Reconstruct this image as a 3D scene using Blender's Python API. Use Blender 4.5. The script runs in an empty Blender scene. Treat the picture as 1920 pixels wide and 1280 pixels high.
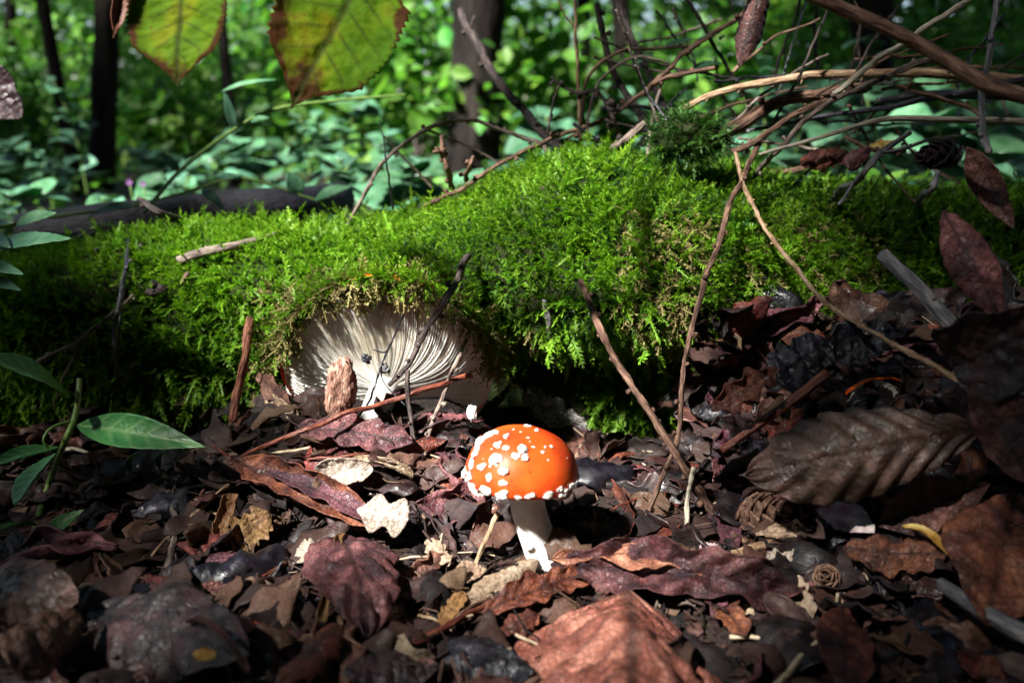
import bpy, math, random
import numpy as np
from mathutils import Vector, Matrix
from mathutils.bvhtree import BVHTree

# ------------------------------------------------------------------ camera, sky, sun, exposure
scene = bpy.context.scene
col = scene.collection
F = 1663.0                                    # focal length in pixels of the 1920 px wide photograph
PITCH = math.radians(14.3)
CAM = Vector((0.0, 0.0, 0.19))
cam = bpy.data.cameras.new('camera')
cam.sensor_width = 36.0
cam.lens = F / 1920 * 36
cam.clip_start = 0.01
cam.clip_end = 400
cam.dof.use_dof = True
cam.dof.focus_distance = 0.43
cam.dof.aperture_fstop = 8.5
camo = bpy.data.objects.new('camera', cam)
camo.location = CAM
camo.rotation_euler = (math.pi / 2 - PITCH, 0, 0)
col.objects.link(camo)
scene.camera = camo

TO_SUN = Vector((-0.50, -0.50, 0.76)).normalized()
world = bpy.data.worlds.new('World')
scene.world = world
world.use_nodes = True
wn = world.node_tree
sky = wn.nodes.new('ShaderNodeTexSky')
sky.sky_type = 'NISHITA'
sky.sun_disc = False
sky.sun_elevation = math.asin(TO_SUN.z)
sky.sun_rotation = math.atan2(TO_SUN.x, TO_SUN.y)
wn.links.new(sky.outputs[0], wn.nodes['Background'].inputs[0])
wn.nodes['Background'].inputs[1].default_value = 0.05
sun = bpy.data.lights.new('sun', 'SUN')
sun.energy = 5.0
sun.angle = math.radians(3.0)
sun.color = (1.0, 0.97, 0.92)
suno = bpy.data.objects.new('sun', sun)
suno.rotation_euler = TO_SUN.to_track_quat('Z', 'Y').to_euler()
suno.location = (-2, -2, 4)
col.objects.link(suno)
scene.view_settings.view_transform = 'Standard'
scene.view_settings.look = 'None'
scene.view_settings.gamma = 1.0
scene.view_settings.exposure = 2.1
scene.cycles.max_bounces = 6
scene.cycles.transparent_max_bounces = 4
scene.cycles.use_denoising = True

# ------------------------------------------------------------------ pixel -> place
FWD = Vector((0, math.cos(PITCH), -math.sin(PITCH)))
UPV = Vector((0, math.sin(PITCH), math.cos(PITCH)))
def ray(px, py):
    return (FWD + Vector((1, 0, 0)) * ((px - 960) / F) + UPV * ((640 - py) / F)).normalized()
def P(px, py, Y):
    d = ray(px, py)
    return CAM + d * ((Y - CAM.y) / d.y)
def depth(p):
    return (Vector(p) - CAM).dot(FWD)
def size(wpx, p):
    return wpx * depth(p) / F
def proj(A):
    """array of points -> photo pixels"""
    D = np.asarray(A) - np.array(CAM)
    z = D @ np.array(FWD)
    z = np.where(np.abs(z) < 1e-6, 1e-6, z)
    return 960 + F * D[:, 0] / z, 640 - F * (D @ np.array(UPV)) / z

# ------------------------------------------------------------------ small numeric helpers
class Noise:
    """smooth pseudo-random field: sums of sines at several octaves"""
    def __init__(s, seed, n=7):
        r = np.random.RandomState(seed)
        s.k = r.normal(size=(n, 3)); s.k /= np.linalg.norm(s.k, axis=1)[:, None]
        s.k *= r.uniform(.6, 1.7, (n, 1)); s.p = r.uniform(0, 6.28, n)
    def __call__(s, A, f=1.0, oct=3):
        A = np.atleast_2d(np.asarray(A, float)); o = 0; amp = 1; tot = 0
        for i in range(oct):
            o = o + amp * np.sin((A * f) @ s.k.T + s.p * (i + 1)).mean(1) * 1.8
            tot += amp; amp *= .55; f *= 2.1
        return o / tot
NZ = Noise(1); NZ2 = Noise(2); NZ3 = Noise(3)
def S(x):
    x = np.clip(x, 0, 1); return x * x * (3 - 2 * x)

class MB:
    """collects geometry of one part"""
    def __init__(s): s.v = []; s.f = []; s.n = 0; s.at = {}
    def add(s, V, Fc, **attrs):
        V = np.asarray(V, float)
        s.v.append(V); s.f += [tuple(int(i) + s.n for i in q) for q in Fc]
        for k, a in attrs.items(): s.at.setdefault(k, []).append((s.n, np.broadcast_to(a, (len(V),))))
        s.n += len(V)
    def mesh(s, name, origin=(0, 0, 0), smooth=True):
        V = np.concatenate(s.v) - np.array(origin)
        me = bpy.data.meshes.new(name)
        me.from_pydata(V.tolist(), [], s.f)
        if smooth: me.polygons.foreach_set('use_smooth', np.ones(len(me.polygons), bool))
        for k, L in s.at.items():
            a = np.zeros(len(V), np.float32)
            for o, x in L: a[o:o + len(x)] = x
            me.attributes.new(k, 'FLOAT', 'POINT').data.foreach_set('value', a)
        me.update()
        return me
def big_mesh(name, V, Q, smooth=True, **attrs):
    """V (n,3), Q (m,4) quads - fast path"""
    me = bpy.data.meshes.new(name)
    me.vertices.add(len(V)); me.vertices.foreach_set('co', np.asarray(V, np.float32).ravel())
    k = Q.shape[1]
    me.loops.add(Q.size); me.loops.foreach_set('vertex_index', Q.astype(np.int32).ravel())
    me.polygons.add(len(Q)); me.polygons.foreach_set('loop_start', np.arange(0, Q.size, k, dtype=np.int32))
    me.update(calc_edges=True)
    me.polygons.foreach_set('use_smooth', np.full(len(Q), smooth))
    for a, x in attrs.items():
        me.attributes.new(a, 'FLOAT', 'POINT').data.foreach_set('value', np.asarray(x, np.float32))
    me.validate(); me.update()
    return me

def obj(name, me, m=None, parent=None, label=None, cat=None, group=None, kind=None, loc=None, mw=None):
    o = bpy.data.objects.new(name, me)
    if me is not None and m is not None and not me.materials: me.materials.append(m)
    col.objects.link(o)
    if parent is not None: o.parent = parent
    if loc is not None: o.location = loc
    if mw is not None: o.matrix_basis = (Matrix.Translation(parent.location).inverted() @ mw) if parent is not None else mw
    if label: o['label'] = label
    if cat: o['category'] = cat
    if group: o['group'] = group
    if kind: o['kind'] = kind
    return o
def empty(name, loc, label, cat, group=None):
    o = obj(name, None, label=label, cat=cat, group=group, loc=loc)
    o.empty_display_size = 0.01
    return o

# ------------------------------------------------------------------ materials (all procedural)
def mat(name, cols, scale=120, detail=6, rough=.6, spec=.35, bump=.4, bscale=None, bdist=.001, trans=0.0, tcol=None,
        stretch=(1, 1, 1), rnd=0.0, vein=None, edge=None, tip=None, sss=0.0, aniso=0.0, spots=None, coat=0.0, voro=False, streak=False, net=0, pal=None, netmin=.5):
    m = bpy.data.materials.new(name); m.use_nodes = True
    nt = m.node_tree; N = nt.nodes; L = nt.links
    b = N['Principled BSDF']; out = N['Material Output']
    tc = N.new('ShaderNodeTexCoord'); mp = N.new('ShaderNodeMapping'); L.new(tc.outputs['Object'], mp.inputs[0])
    mp.inputs['Scale'].default_value = stretch
    oi = N.new('ShaderNodeObjectInfo')
    mm = N.new('ShaderNodeMath'); mm.operation = 'MULTIPLY'; mm.inputs[1].default_value = 13.7
    L.new(oi.outputs['Random'], mm.inputs[0]); L.new(mm.outputs[0], mp.inputs['Location'])
    if streak:                                    # grain runs along the stick: coordinates carried by the tube mesh
        cx = N.new('ShaderNodeCombineXYZ')
        for q, nm in enumerate(('gu', 'gv', 'gl')):
            at_ = N.new('ShaderNodeAttribute'); at_.attribute_name = nm; L.new(at_.outputs['Fac'], cx.inputs[q])
        L.new(cx.outputs[0], mp.inputs[0])
    nz = N.new('ShaderNodeTexNoise'); nz.inputs['Scale'].default_value = scale; nz.inputs['Detail'].default_value = detail
    nz.inputs['Roughness'].default_value = .62
    L.new(mp.outputs[0], nz.inputs['Vector'])
    rp = N.new('ShaderNodeValToRGB'); L.new(nz.outputs[0], rp.inputs[0])
    el = rp.color_ramp.elements
    n = len(cols)
    while len(el) < n: el.new(.5)
    for i, c in enumerate(cols):
        el[i].position = .36 + .28 * i / max(1, n - 1); el[i].color = (*c, 1)
    c = rp.outputs[0]
    def mix(fac, a, bcol, mode='MIX'):
        x = N.new('ShaderNodeMix'); x.data_type = 'RGBA'; x.blend_type = mode
        if isinstance(fac, float): x.inputs[0].default_value = fac
        else: L.new(fac, x.inputs[0])
        L.new(a, x.inputs[6])
        if isinstance(bcol, tuple): x.inputs[7].default_value = (*bcol, 1)
        else: L.new(bcol, x.inputs[7])
        return x.outputs[2]
    def math_(op, a, bb):
        x = N.new('ShaderNodeMath'); x.operation = op; x.use_clamp = True
        for i, q in enumerate((a, bb)):
            if isinstance(q, (int, float)): x.inputs[i].default_value = q
            else: L.new(q, x.inputs[i])
        return x.outputs[0]
    def MULTI(q):
        x = N.new('ShaderNodeMath'); x.operation = 'MULTIPLY_ADD'; L.new(q, x.inputs[0]); x.inputs[1].default_value = 2.6; x.inputs[2].default_value = -1.25
        return x.outputs[0]
    def attr(nm):
        a = N.new('ShaderNodeAttribute'); a.attribute_name = nm; return a.outputs['Fac']
    if spots:                                     # (colour, scale, threshold)
        s2 = N.new('ShaderNodeTexNoise'); s2.inputs['Scale'].default_value = spots[1]; s2.inputs['Detail'].default_value = 3
        L.new(mp.outputs[0], s2.inputs['Vector'])
        r2 = N.new('ShaderNodeMapRange'); r2.inputs[1].default_value = spots[2]; r2.inputs[2].default_value = spots[2] + .06
        L.new(s2.outputs[0], r2.inputs[0]); c = mix(r2.outputs[0], c, spots[0])
    if pal:                                       # each fragment takes one of several litter colours
        rp2 = N.new('ShaderNodeValToRGB'); rp2.color_ramp.interpolation = 'CONSTANT'; L.new(attr('rnd'), rp2.inputs[0])
        while len(rp2.color_ramp.elements) < len(pal): rp2.color_ramp.elements.new(.5)
        for i, q in enumerate(pal): rp2.color_ramp.elements[i].position = i / len(pal); rp2.color_ramp.elements[i].color = (*q, 1)
        c = mix(.6, c, rp2.outputs[0])
    netv = None
    if net:                                       # fine vein network and uneven sheen
        vo = N.new('ShaderNodeTexVoronoi'); vo.feature = 'DISTANCE_TO_EDGE'; vo.inputs['Scale'].default_value = net
        wv = N.new('ShaderNodeVectorMath'); wv.operation = 'MULTIPLY_ADD'; wv.inputs[1].default_value = (.002,) * 3
        L.new(nz.outputs['Color'], wv.inputs[0]); L.new(mp.outputs[0], wv.inputs[2]); L.new(wv.outputs[0], vo.inputs['Vector'])
        r6 = N.new('ShaderNodeMapRange'); r6.inputs[1].default_value = 0; r6.inputs[2].default_value = .12; r6.inputs[3].default_value = netmin; r6.inputs[4].default_value = 1.0
        L.new(vo.outputs[0], r6.inputs[0]); c = mix(1.0, c, r6.outputs[0], 'MULTIPLY'); netv = r6.outputs[0]
        n6 = N.new('ShaderNodeTexNoise'); n6.inputs['Scale'].default_value = 260; L.new(mp.outputs[0], n6.inputs['Vector'])
        r7 = N.new('ShaderNodeMapRange'); r7.inputs[1].default_value = .35; r7.inputs[2].default_value = .65; r7.inputs[3].default_value = rough - .12; r7.inputs[4].default_value = min(1, rough + .35)
        L.new(n6.outputs[0], r7.inputs[0]); L.new(r7.outputs[0], b.inputs['Roughness'])
    if rnd:
        hs = N.new('ShaderNodeHueSaturation'); L.new(c, hs.inputs['Color'])
        r3 = N.new('ShaderNodeMapRange'); r3.inputs[3].default_value = 1 - rnd; r3.inputs[4].default_value = 1 + rnd * 1.3
        src = oi.outputs['Random']
        if tip: 
            src = attr('rnd')
        L.new(src, r3.inputs[0]); L.new(r3.outputs[0], hs.inputs['Value'])
        r4 = N.new('ShaderNodeMapRange'); r4.inputs[3].default_value = .5 - rnd * .05; r4.inputs[4].default_value = .5 + rnd * .05
        w2 = N.new('ShaderNodeTexWhiteNoise'); w2.noise_dimensions = '1D'; L.new(src, w2.inputs['W'])
        L.new(w2.outputs[0], r4.inputs[0]); L.new(r4.outputs[0], hs.inputs['Hue'])
        c = hs.outputs[0]
    if tip: c = mix(attr('tip'), c, tip)
    if edge:                                      # autumn-brown margin, broken up by noise
        e = math_('ADD', attr('edge'), MULTI(nz.outputs[0]))
        r5 = N.new('ShaderNodeMapRange'); r5.inputs[1].default_value = .42; r5.inputs[2].default_value = .72
        L.new(e, r5.inputs[0]); c = mix(r5.outputs[0], c, edge)
    if vein: c = mix(math_('MULTIPLY', attr('vein'), vein[1]), c, vein[0])
    L.new(c, b.inputs['Base Color'])
    b.inputs['Roughness'].default_value = rough
    b.inputs['Specular IOR Level'].default_value = spec
    if coat: b.inputs['Coat Weight'].default_value = coat; b.inputs['Coat Roughness'].default_value = .25
    if sss:
        b.inputs['Subsurface Weight'].default_value = sss; b.inputs['Subsurface Radius'].default_value = (1, .6, .4)
        b.inputs['Subsurface Scale'].default_value = .003
    if bump:
        bn = N.new('ShaderNodeTexVoronoi' if voro else 'ShaderNodeTexNoise')
        bn.inputs['Scale'].default_value = bscale or scale * 3
        if not voro: bn.inputs['Detail'].default_value = 5
        L.new(mp.outputs[0], bn.inputs['Vector'])
        bp = N.new('ShaderNodeBump'); bp.inputs['Strength'].default_value = bump; bp.inputs['Distance'].default_value = bdist
        if netv is not None:
            ad = N.new('ShaderNodeMath'); ad.operation = 'ADD'; L.new(bn.outputs[0], ad.inputs[0])
            hv = N.new('ShaderNodeMath'); hv.operation = 'MULTIPLY'; hv.inputs[1].default_value = .5; L.new(netv, hv.inputs[0]); L.new(hv.outputs[0], ad.inputs[1])
            L.new(ad.outputs[0], bp.inputs['Height'])
        else: L.new(bn.outputs[0], bp.inputs['Height'])
        L.new(bp.outputs[0], b.inputs['Normal'])
    if trans:
        t = N.new('ShaderNodeBsdfTranslucent'); ms = N.new('ShaderNodeMixShader'); ms.inputs[0].default_value = trans
        if tcol: L.new(mix(.6, c, tcol), t.inputs[0])
        else: L.new(c, t.inputs[0])
        L.new(b.outputs[0], ms.inputs[1]); L.new(t.outputs[0], ms.inputs[2]); L.new(ms.outputs[0], out.inputs[0])
    return m

M = {}
M['soil'] = mat('soil', [(.006, .004, .004), (.014, .009, .007), (.03, .018, .014)], 60, bump=.8, bscale=400, bdist=.002, rough=.8)
M['log'] = mat('log_wood', [(.006, .012, .003), (.014, .022, .006), (.026, .028, .012)], 40, bump=.8, bscale=220, bdist=.002, stretch=(.35, 1, 1), rough=.9, spec=.08)
M['moss'] = mat('moss', [(.03, .085, .006), (.08, .185, .010), (.17, .31, .014)], 11, bump=0, rough=.5, spec=.35, trans=.35, tcol=(.16, .40, .008), rnd=.55, tip=(.17, .34, .016))
M['moss_dry'] = mat('dry_moss', [(.10, .085, .03), (.2, .16, .06), (.13, .16, .03)], 60, bump=0, rough=.8, trans=.2, rnd=.35, tip=(.24, .2, .07))
M['leaf_bg'] = mat('woodland_leaf', [(.014, .075, .014), (.05, .16, .022), (.12, .27, .03)], 2.2, detail=3, bump=0, rough=.5, spec=.4, trans=.5, tcol=(.14, .42, .02), rnd=.65, tip=(.14, .29, .05))
M['leaf_teal'] = mat('nettle_leaf', [(.035, .13, .06), (.075, .20, .11), (.13, .28, .16)], 60, bump=.3, bscale=500, rough=.36, spec=.6, trans=.35, tcol=(.07, .30, .06), rnd=.5, vein=((.09, .19, .08), .5))
M['leaf_green'] = mat('sprig_leaf', [(.02, .12, .025), (.035, .17, .035), (.06, .2, .04)], 90, bump=.25, bscale=700, rough=.35, spec=.5, trans=.25, tcol=(.07, .28, .02), vein=((.2, .34, .12), .8), spots=((.22, .17, .07), 160, .72))
M['stem_green'] = mat('green_stem', [(.08, .16, .03), (.14, .22, .05)], 120, rough=.45, bump=.2)
M['hazel'] = mat('hazel_leaf', [(.055, .13, .003), (.10, .18, .004), (.19, .19, .004)], 45, bump=.4, bscale=420, rough=.75, spec=.12, trans=.62, tcol=(.26, .38, .002), edge=(.05, .014, .003), vein=((.025, .03, .006), .75), spots=((.10, .03, .008), 260, .68))
M['hazel_rust'] = mat('rusty_leaf', [(.07, .018, .008), (.12, .035, .012), (.16, .06, .02)], 90, rough=.6, trans=.3, bump=.5, vein=((.05, .012, .006), .6))
M['trunk'] = mat('tree_bark', [(.007, .006, .006), (.015, .012, .011), (.03, .025, .021)], 14, bump=.9, bscale=30, bdist=.02, stretch=(1, 1, .25), rough=.9, spec=.08)
def leafmat(n, a, b, c, rough=.5, spec=.5, vein=None, **k):
    M[n] = mat(n, [a, b, c], 75, detail=8, rough=rough, spec=spec, bump=.8, bscale=520, bdist=.0009, trans=.1, rnd=.3, net=420,
               vein=vein or (tuple(x * .45 for x in a), .7), **k)
leafmat('leaf_russet', (.036, .008, .006), (.125, .03, .018), (.27, .08, .046), rough=.45, spec=.45)
leafmat('leaf_brown', (.03, .011, .009), (.095, .036, .026), (.20, .085, .06), rough=.45, spec=.45)
leafmat('leaf_mauve', (.028, .008, .013), (.10, .03, .038), (.23, .085, .092), rough=.5, spec=.45)
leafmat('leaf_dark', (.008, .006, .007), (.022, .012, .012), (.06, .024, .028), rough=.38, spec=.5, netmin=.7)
leafmat('leaf_black', (.004, .004, .006), (.01, .009, .014), (.026, .02, .036), rough=.34, spec=.55, netmin=.8)
leafmat('leaf_ochre', (.16, .06, .018), (.28, .13, .045), (.40, .22, .09), rough=.6)
leafmat('leaf_tan', (.20, .125, .075), (.33, .23, .15), (.46, .35, .25), rough=.7, vein=((.5, .4, .29), .5))
leafmat('leaf_pale', (.22, .17, .13), (.33, .27, .21), (.43, .36, .29), rough=.7, vein=((.5, .43, .35), .6), spots=((.10, .06, .04), 300, .70))
leafmat('leaf_ribbed', (.02, .012, .008), (.06, .034, .024), (.17, .10, .075), rough=.4, spec=.5, netmin=.8, vein=((.035, .012, .006), .85))
leafmat('leaf_tent', (.085, .022, .013), (.25, .09, .052), (.42, .19, .12), rough=.55, vein=((.04, .012, .006), .85))
def barkmat(n, a, b, c, rough=.75, spec=.3, st=(1, 1, .22), streak=True, **k):
    M[n] = mat(n, [a, b, c], 420, detail=8, rough=rough, spec=spec, bump=1.0, bscale=600, bdist=.0022, stretch=st, streak=streak, **k)
barkmat('twig_grey', (.05, .035, .03), (.14, .105, .085), (.28, .22, .18))
barkmat('twig_brown', (.035, .018, .012), (.10, .052, .034), (.22, .13, .085))
barkmat('twig_dark', (.012, .009, .009), (.035, .025, .024), (.09, .065, .055))
barkmat('twig_wet', (.008, .008, .012), (.022, .02, .028), (.055, .05, .06), rough=.35, spec=.6)
barkmat('twig_tan', (.15, .085, .045), (.30, .19, .11), (.46, .33, .21))
barkmat('twig_pale', (.27, .23, .17), (.42, .37, .28), (.55, .5, .4))
barkmat('twig_red', (.06, .014, .01), (.14, .035, .02), (.24, .08, .04), rough=.4, spec=.5)
barkmat('twig_slate', (.05, .05, .055), (.12, .115, .12), (.24, .22, .21))
barkmat('bark_chunk', (.08, .035, .022), (.27, .14, .10), (.46, .30, .22), streak=False, st=(1, 1, .4))
barkmat('bark_strip', (.05, .016, .009), (.13, .045, .024), (.22, .09, .05))
barkmat('wood_bare', (.05, .045, .045), (.15, .14, .135), (.28, .265, .24), streak=False, st=(1, 1, .4))
M['cap_orange'] = mat('orange_cap', [(.70, .045, .008), (.82, .095, .011), (.88, .17, .022)], 24, detail=3, rough=.42, spec=.3, bump=.3, bscale=600, bdist=.0004, sss=.25, spots=((.12, .025, .01), 430, .69))
M['wart'] = mat('white_wart', [(.72, .66, .55), (.82, .78, .70), (.86, .84, .78)], 500, rough=.75, bump=.6, bscale=1500, sss=.2)
M['stem_white'] = mat('mushroom_stem', [(.66, .63, .58), (.76, .74, .70), (.82, .81, .78)], 160, rough=.6, bump=.5, bscale=900, bdist=.0006, sss=.25)
M['gills'] = mat('gills', [(.70, .65, .56), (.80, .76, .68), (.85, .82, .75)], 60, rough=.65, spec=.2, bump=.15, bscale=900, sss=.2)
M['cone_scale'] = mat('cone_scale', [(.07, .035, .022), (.16, .085, .055), (.26, .16, .11)], 260, rough=.6, bump=.5)
M['debris'] = mat('litter_debris', [(.006, .004, .005), (.024, .012, .010), (.09, .045, .034)], 34, detail=8, rough=.6, spec=.35, bump=.4, rnd=.5, net=420, netmin=.6, tip=(.04, .022, .016), pal=[(.012, .008, .009), (.06, .02, .012), (.02, .012, .011), (.05, .024, .02), (.10, .045, .025), (.014, .011, .015), (.035, .016, .014), (.16, .09, .055), (.02, .01, .01)])
M['straw'] = mat('straw', [(.28, .2, .12), (.45, .35, .23), (.6, .5, .36)], 200, rough=.6, bump=.3)
M['flower'] = mat('flower', [(.12, .03, .15), (.2, .07, .24)], 100, bump=0)
M['fungus'] = mat('fungus_crust', [(.30, .13, .16), (.46, .33, .34), (.64, .56, .52)], 130, rough=.7, bump=.8, bscale=500)
M['amber'] = mat('amber_fragment', [(.3, .14, .02), (.5, .3, .06), (.6, .45, .14)], 120, rough=.5, bump=.4)
barkmat('log_black', (.003, .003, .005), (.007, .007, .012), (.016, .015, .024), rough=.5, spec=.4)
M['canopy_leaf'] = mat('canopy_leaf', [(.012, .035, .012), (.02, .05, .015), (.03, .07, .018)], 2.2, detail=3, bump=0, rough=.6, spec=.2, trans=.12, rnd=.4, tip=(.02, .05, .015))  # dark leaves of the unseen foliage added for shade
M['moss_dark'] = mat('dark_moss', [(.018, .05, .008), (.03, .085, .012), (.055, .13, .016)], 18, bump=0, rough=.5, spec=.4, trans=.25, rnd=.5, tip=(.05, .13, .02))

# ------------------------------------------------------------------ ground
def G(x, y):
    x = np.asarray(x, float); y = np.asarray(y, float)
    A = np.stack([x, y, 0 * x], -1).reshape(-1, 3)
    n = NZ(A, 14, 3).reshape(x.shape); n2 = NZ2(A, .9, 3).reshape(x.shape)
    near = 1 - S((y - .9) / .8)
    z = .007 * n * near
    z = z + .036 * S((y - .345) / .085) * S((x + .20) / .07) * (1 - S((x + .045) / .05)) * (1 - S((y - .6) / .3))
    z = z + .088 * S((x - .085) / .12) * S((y - .30) / .16) * (1 - S((y - .8) / .5))
    z = z + S((y - .9) / 1.5) * (-.06 + .07 * n2) + S((y - 5) / 20) * .5 * S(np.abs(x) / 20)
    return z
def sp(lo, hi, n, pw):
    t = np.linspace(-1, 1, n); return (lo + hi) / 2 + (hi - lo) / 2 * np.sign(t) * np.abs(t) ** pw
gx = np.unique(np.concatenate([np.linspace(-.6, .6, 121), sp(-60, 60, 90, 3.2)]))
gy = np.unique(np.concatenate([np.linspace(-.25, .95, 121), np.geomspace(1, 120, 60), -np.geomspace(.3, 30, 25)]))
X, Y = np.meshgrid(gx, gy)
nx, ny = len(gx), len(gy)
V = np.stack([X, Y, G(X, Y)], -1).reshape(-1, 3)
i, j = np.meshgrid(np.arange(ny - 1), np.arange(nx - 1), indexing='ij')
a = (i * nx + j).ravel()
Q = np.stack([a, a + 1, a + nx + 1, a + nx], 1)
obj('ground', big_mesh('ground', V, Q), M['soil'], label='dark damp woodland soil under the leaf litter', kind='structure')
gsel = (V[Q].mean(1)[:, 1] < 3) & (V[Q].mean(1)[:, 1] > 0) & (np.abs(V[Q].mean(1)[:, 0]) < 1.5)
SURF_V = [V]; SURF_F = [Q[gsel]]

# ------------------------------------------------------------------ fallen log
TOPPX = [(-500, 500), (-150, 490), (0, 482), (130, 476), (250, 450), (500, 432), (650, 422), (800, 402), (900, 356), (1000, 318), (1100, 286), (1180, 290),
         (1280, 328), (1400, 350), (1500, 362), (1700, 360), (1900, 365), (2400, 410)]
YL = .61
tx = [P(a, b, YL).x for a, b in TOPPX]; tz = [P(a, b, YL).z for a, b in TOPPX]
lx = np.linspace(-.62, .75, 230)
zt = np.interp(lx, tx, tz); kk = np.ones(9) / 9
zt = np.convolve(np.pad(zt, 4, 'edge'), kk, 'valid')
yc = .615 - .05 * lx
th = np.radians(np.linspace(-62, 205, 90))
LX, TH = np.meshgrid(lx, th, indexing='ij')
zc = .04
rz = (zt - zc)[:, None]
front = np.cos(TH) > 0
ry = np.where(front, .118, .10)
Yl = yc[:, None] - ry * np.sign(np.cos(TH)) * np.abs(np.cos(TH)) ** .85
Zl = zc + rz * np.sin(TH)
def gs(x, c, w): return np.exp(-((x - c) / w) ** 2)
# the hummock hangs forward over a hollow; another hollow holds the large mushroom
Yl = Yl - .028 * gs(LX, .06, .085) * S((Zl - .055) / .03) * np.clip(np.cos(TH) + .3, 0, 1)
Yl = Yl + .03 * gs(LX, .045, .07) * S((.075 - Zl) / .03) * front
Yl = Yl + .055 * gs(LX, -.072, .062) * S((.088 - Zl) / .02) * front
A = np.stack([LX, Yl, Zl], -1).reshape(-1, 3)
nrm = np.stack([0 * TH, -np.cos(TH), np.sin(TH)], -1).reshape(-1, 3)
A = A + nrm * (.011 * NZ(A, 26, 2) + .005 * NZ2(A, 80, 2))[:, None]
nl, nt_ = LX.shape
i, j = np.meshgrid(np.arange(nl - 1), np.arange(nt_ - 1), indexing='ij')
a = (i * nt_ + j).ravel()
Ql = np.stack([a, a + nt_, a + nt_ + 1, a + 1], 1)
log_o = empty('fallen_log', (0, .61, 0), 'rotting fallen log thickly covered in bright green moss', 'log')
wood = obj('wood', big_mesh('log_wood', A - np.array([0, .61, 0]), Ql), M['log'], log_o)
LOG_A, LOG_Q = A, Ql
n0 = len(V)
allV = np.concatenate([V, A]); 
allF = np.concatenate([Q[gsel], Ql + n0])
BVH = BVHTree.FromPolygons([Vector(v) for v in allV], [tuple(int(k) for k in q) for q in allF])
def surf(px, py, lift=.0):
    d = ray(px, py)
    h = BVH.ray_cast(CAM, d, 5)
    if h[0] is None or h[0].y > .75: return P(px, py, .6)
    return h[0] - d * lift
def pt(px, py, d=0.0):
    """d > .1: place at that world Y; otherwise on the log/ground lifted d towards the viewer"""
    return P(px, py, d) if d > .1 else surf(px, py, d)

# ------------------------------------------------------------------ moss shoots
def moss_templates(k=10, nodes=11, seed=5, wide=.24):
    r = np.random.RandomState(seed); T = []
    for q in range(k):
        bx = r.uniform(.15, .55); by = r.uniform(-.2, .2)
        V = []; tipv = []; Fq = []
        def c(t): return np.array([bx * t * t, by * t * t, t * (1 - .25 * t * bx)])
        for n in range(nodes):                       # leaflets, pinnate along the curved shoot
            t = .12 + .88 * n / (nodes - 1); p = c(t)
            Ln = wide * (1.05 - .6 * t) * r.uniform(.75, 1.25)
            for sgn in (-1, 1):
                d = np.array([.25 * bx + r.uniform(-.6, .6), sgn * r.uniform(.45, 1), r.uniform(.35, .95)])
                if n == nodes - 1: d = np.array([bx * .8, sgn * .25, 1])
                d /= np.linalg.norm(d); sd = np.cross(d, [r.uniform(.5, 1), 0, r.uniform(-.3, .3)]); sd /= np.linalg.norm(sd)
                b = len(V)
                V += [p, p + d * Ln * .45 + sd * Ln * .17, p + d * Ln + np.array([0, 0, -.06 * Ln]), p + d * Ln * .45 - sd * Ln * .17]
                tipv += [t * .7, t * .85, min(1, t + .15), t * .85]
                Fq.append((b, b + 1, b + 2, b + 3))
        for n in range(5):                           # stem
            p, e = c(n / 5), c((n + 1) / 5); b = len(V)
            w = np.array([0, .022, 0])
            V += [p - w, p + w, e + w, e - w]; tipv += [n / 6] * 4; Fq.append((b, b + 1, b + 2, b + 3))
        T.append((np.array(V), np.array(Fq), np.array(tipv)))
    return T
MT = moss_templates()
MT_FINE = moss_templates(k=6, nodes=7, seed=9, wide=.30)
def grow(name, pts, dirs, lens, mat_, templates, seed, parent=None, rndshift=0, **kw):
    r = np.random.RandomState(seed); n = len(pts)
    Z = dirs / np.linalg.norm(dirs, axis=1)[:, None]
    hint = np.tile([[0, -.35, -1.0]], (n, 1)) + r.normal(size=(n, 3)) * .55        # shoots arch over, mostly downhill
    Xv = hint - (hint * Z).sum(1)[:, None] * Z; Xv /= np.linalg.norm(Xv, axis=1)[:, None]
    Yv = np.cross(Z, Xv)
    pick = r.randint(len(templates), size=n); Vs = []; Qs = []; R = []; T = []; off = 0
    for k, (tv, tf, tt) in enumerate(templates):
        I = np.where(pick == k)[0]
        if not len(I): continue
        W = pts[I][:, None] + lens[I][:, None, None] * (tv[None, :, 0:1] * Xv[I][:, None] + tv[None, :, 1:2] * Yv[I][:, None] + tv[None, :, 2:3] * Z[I][:, None])
        Vs.append(W.reshape(-1, 3)); m = len(tv)
        Qs.append((tf[None] + (np.arange(len(I)) * m)[:, None, None] + off).reshape(-1, 4))
        R.append(np.repeat(np.clip(r.rand(len(I)) + rndshift, 0, 1), m)); T.append(np.tile(tt, len(I))); off += len(I) * m
    me = big_mesh(name, np.concatenate(Vs), np.concatenate(Qs), True, rnd=np.concatenate(R), tip=np.concatenate(T) * .8)
    return obj(name, me, mat_, parent, **kw)
def sample(Vv, Qq, n, seed, keep=None):
    """n random points on quads with normals"""
    r = np.random.RandomState(seed)
    a, b, c, d = (Vv[Qq[:, k]] for k in range(4))
    nn = np.cross(c - a, d - b); ar = np.linalg.norm(nn, axis=1)
    if keep is not None: ar = ar * keep
    I = r.choice(len(Qq), n, p=ar / ar.sum()); u = r.rand(n, 1); v = r.rand(n, 1)
    p = (a[I] * (1 - u) + b[I] * u) * (1 - v) + (d[I] * (1 - u) + c[I] * u) * v
    nI = nn[I] / np.linalg.norm(nn[I], axis=1)[:, None]
    return p, nI
cen = A[Ql].mean(1)
px_, py_ = proj(cen)
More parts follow.
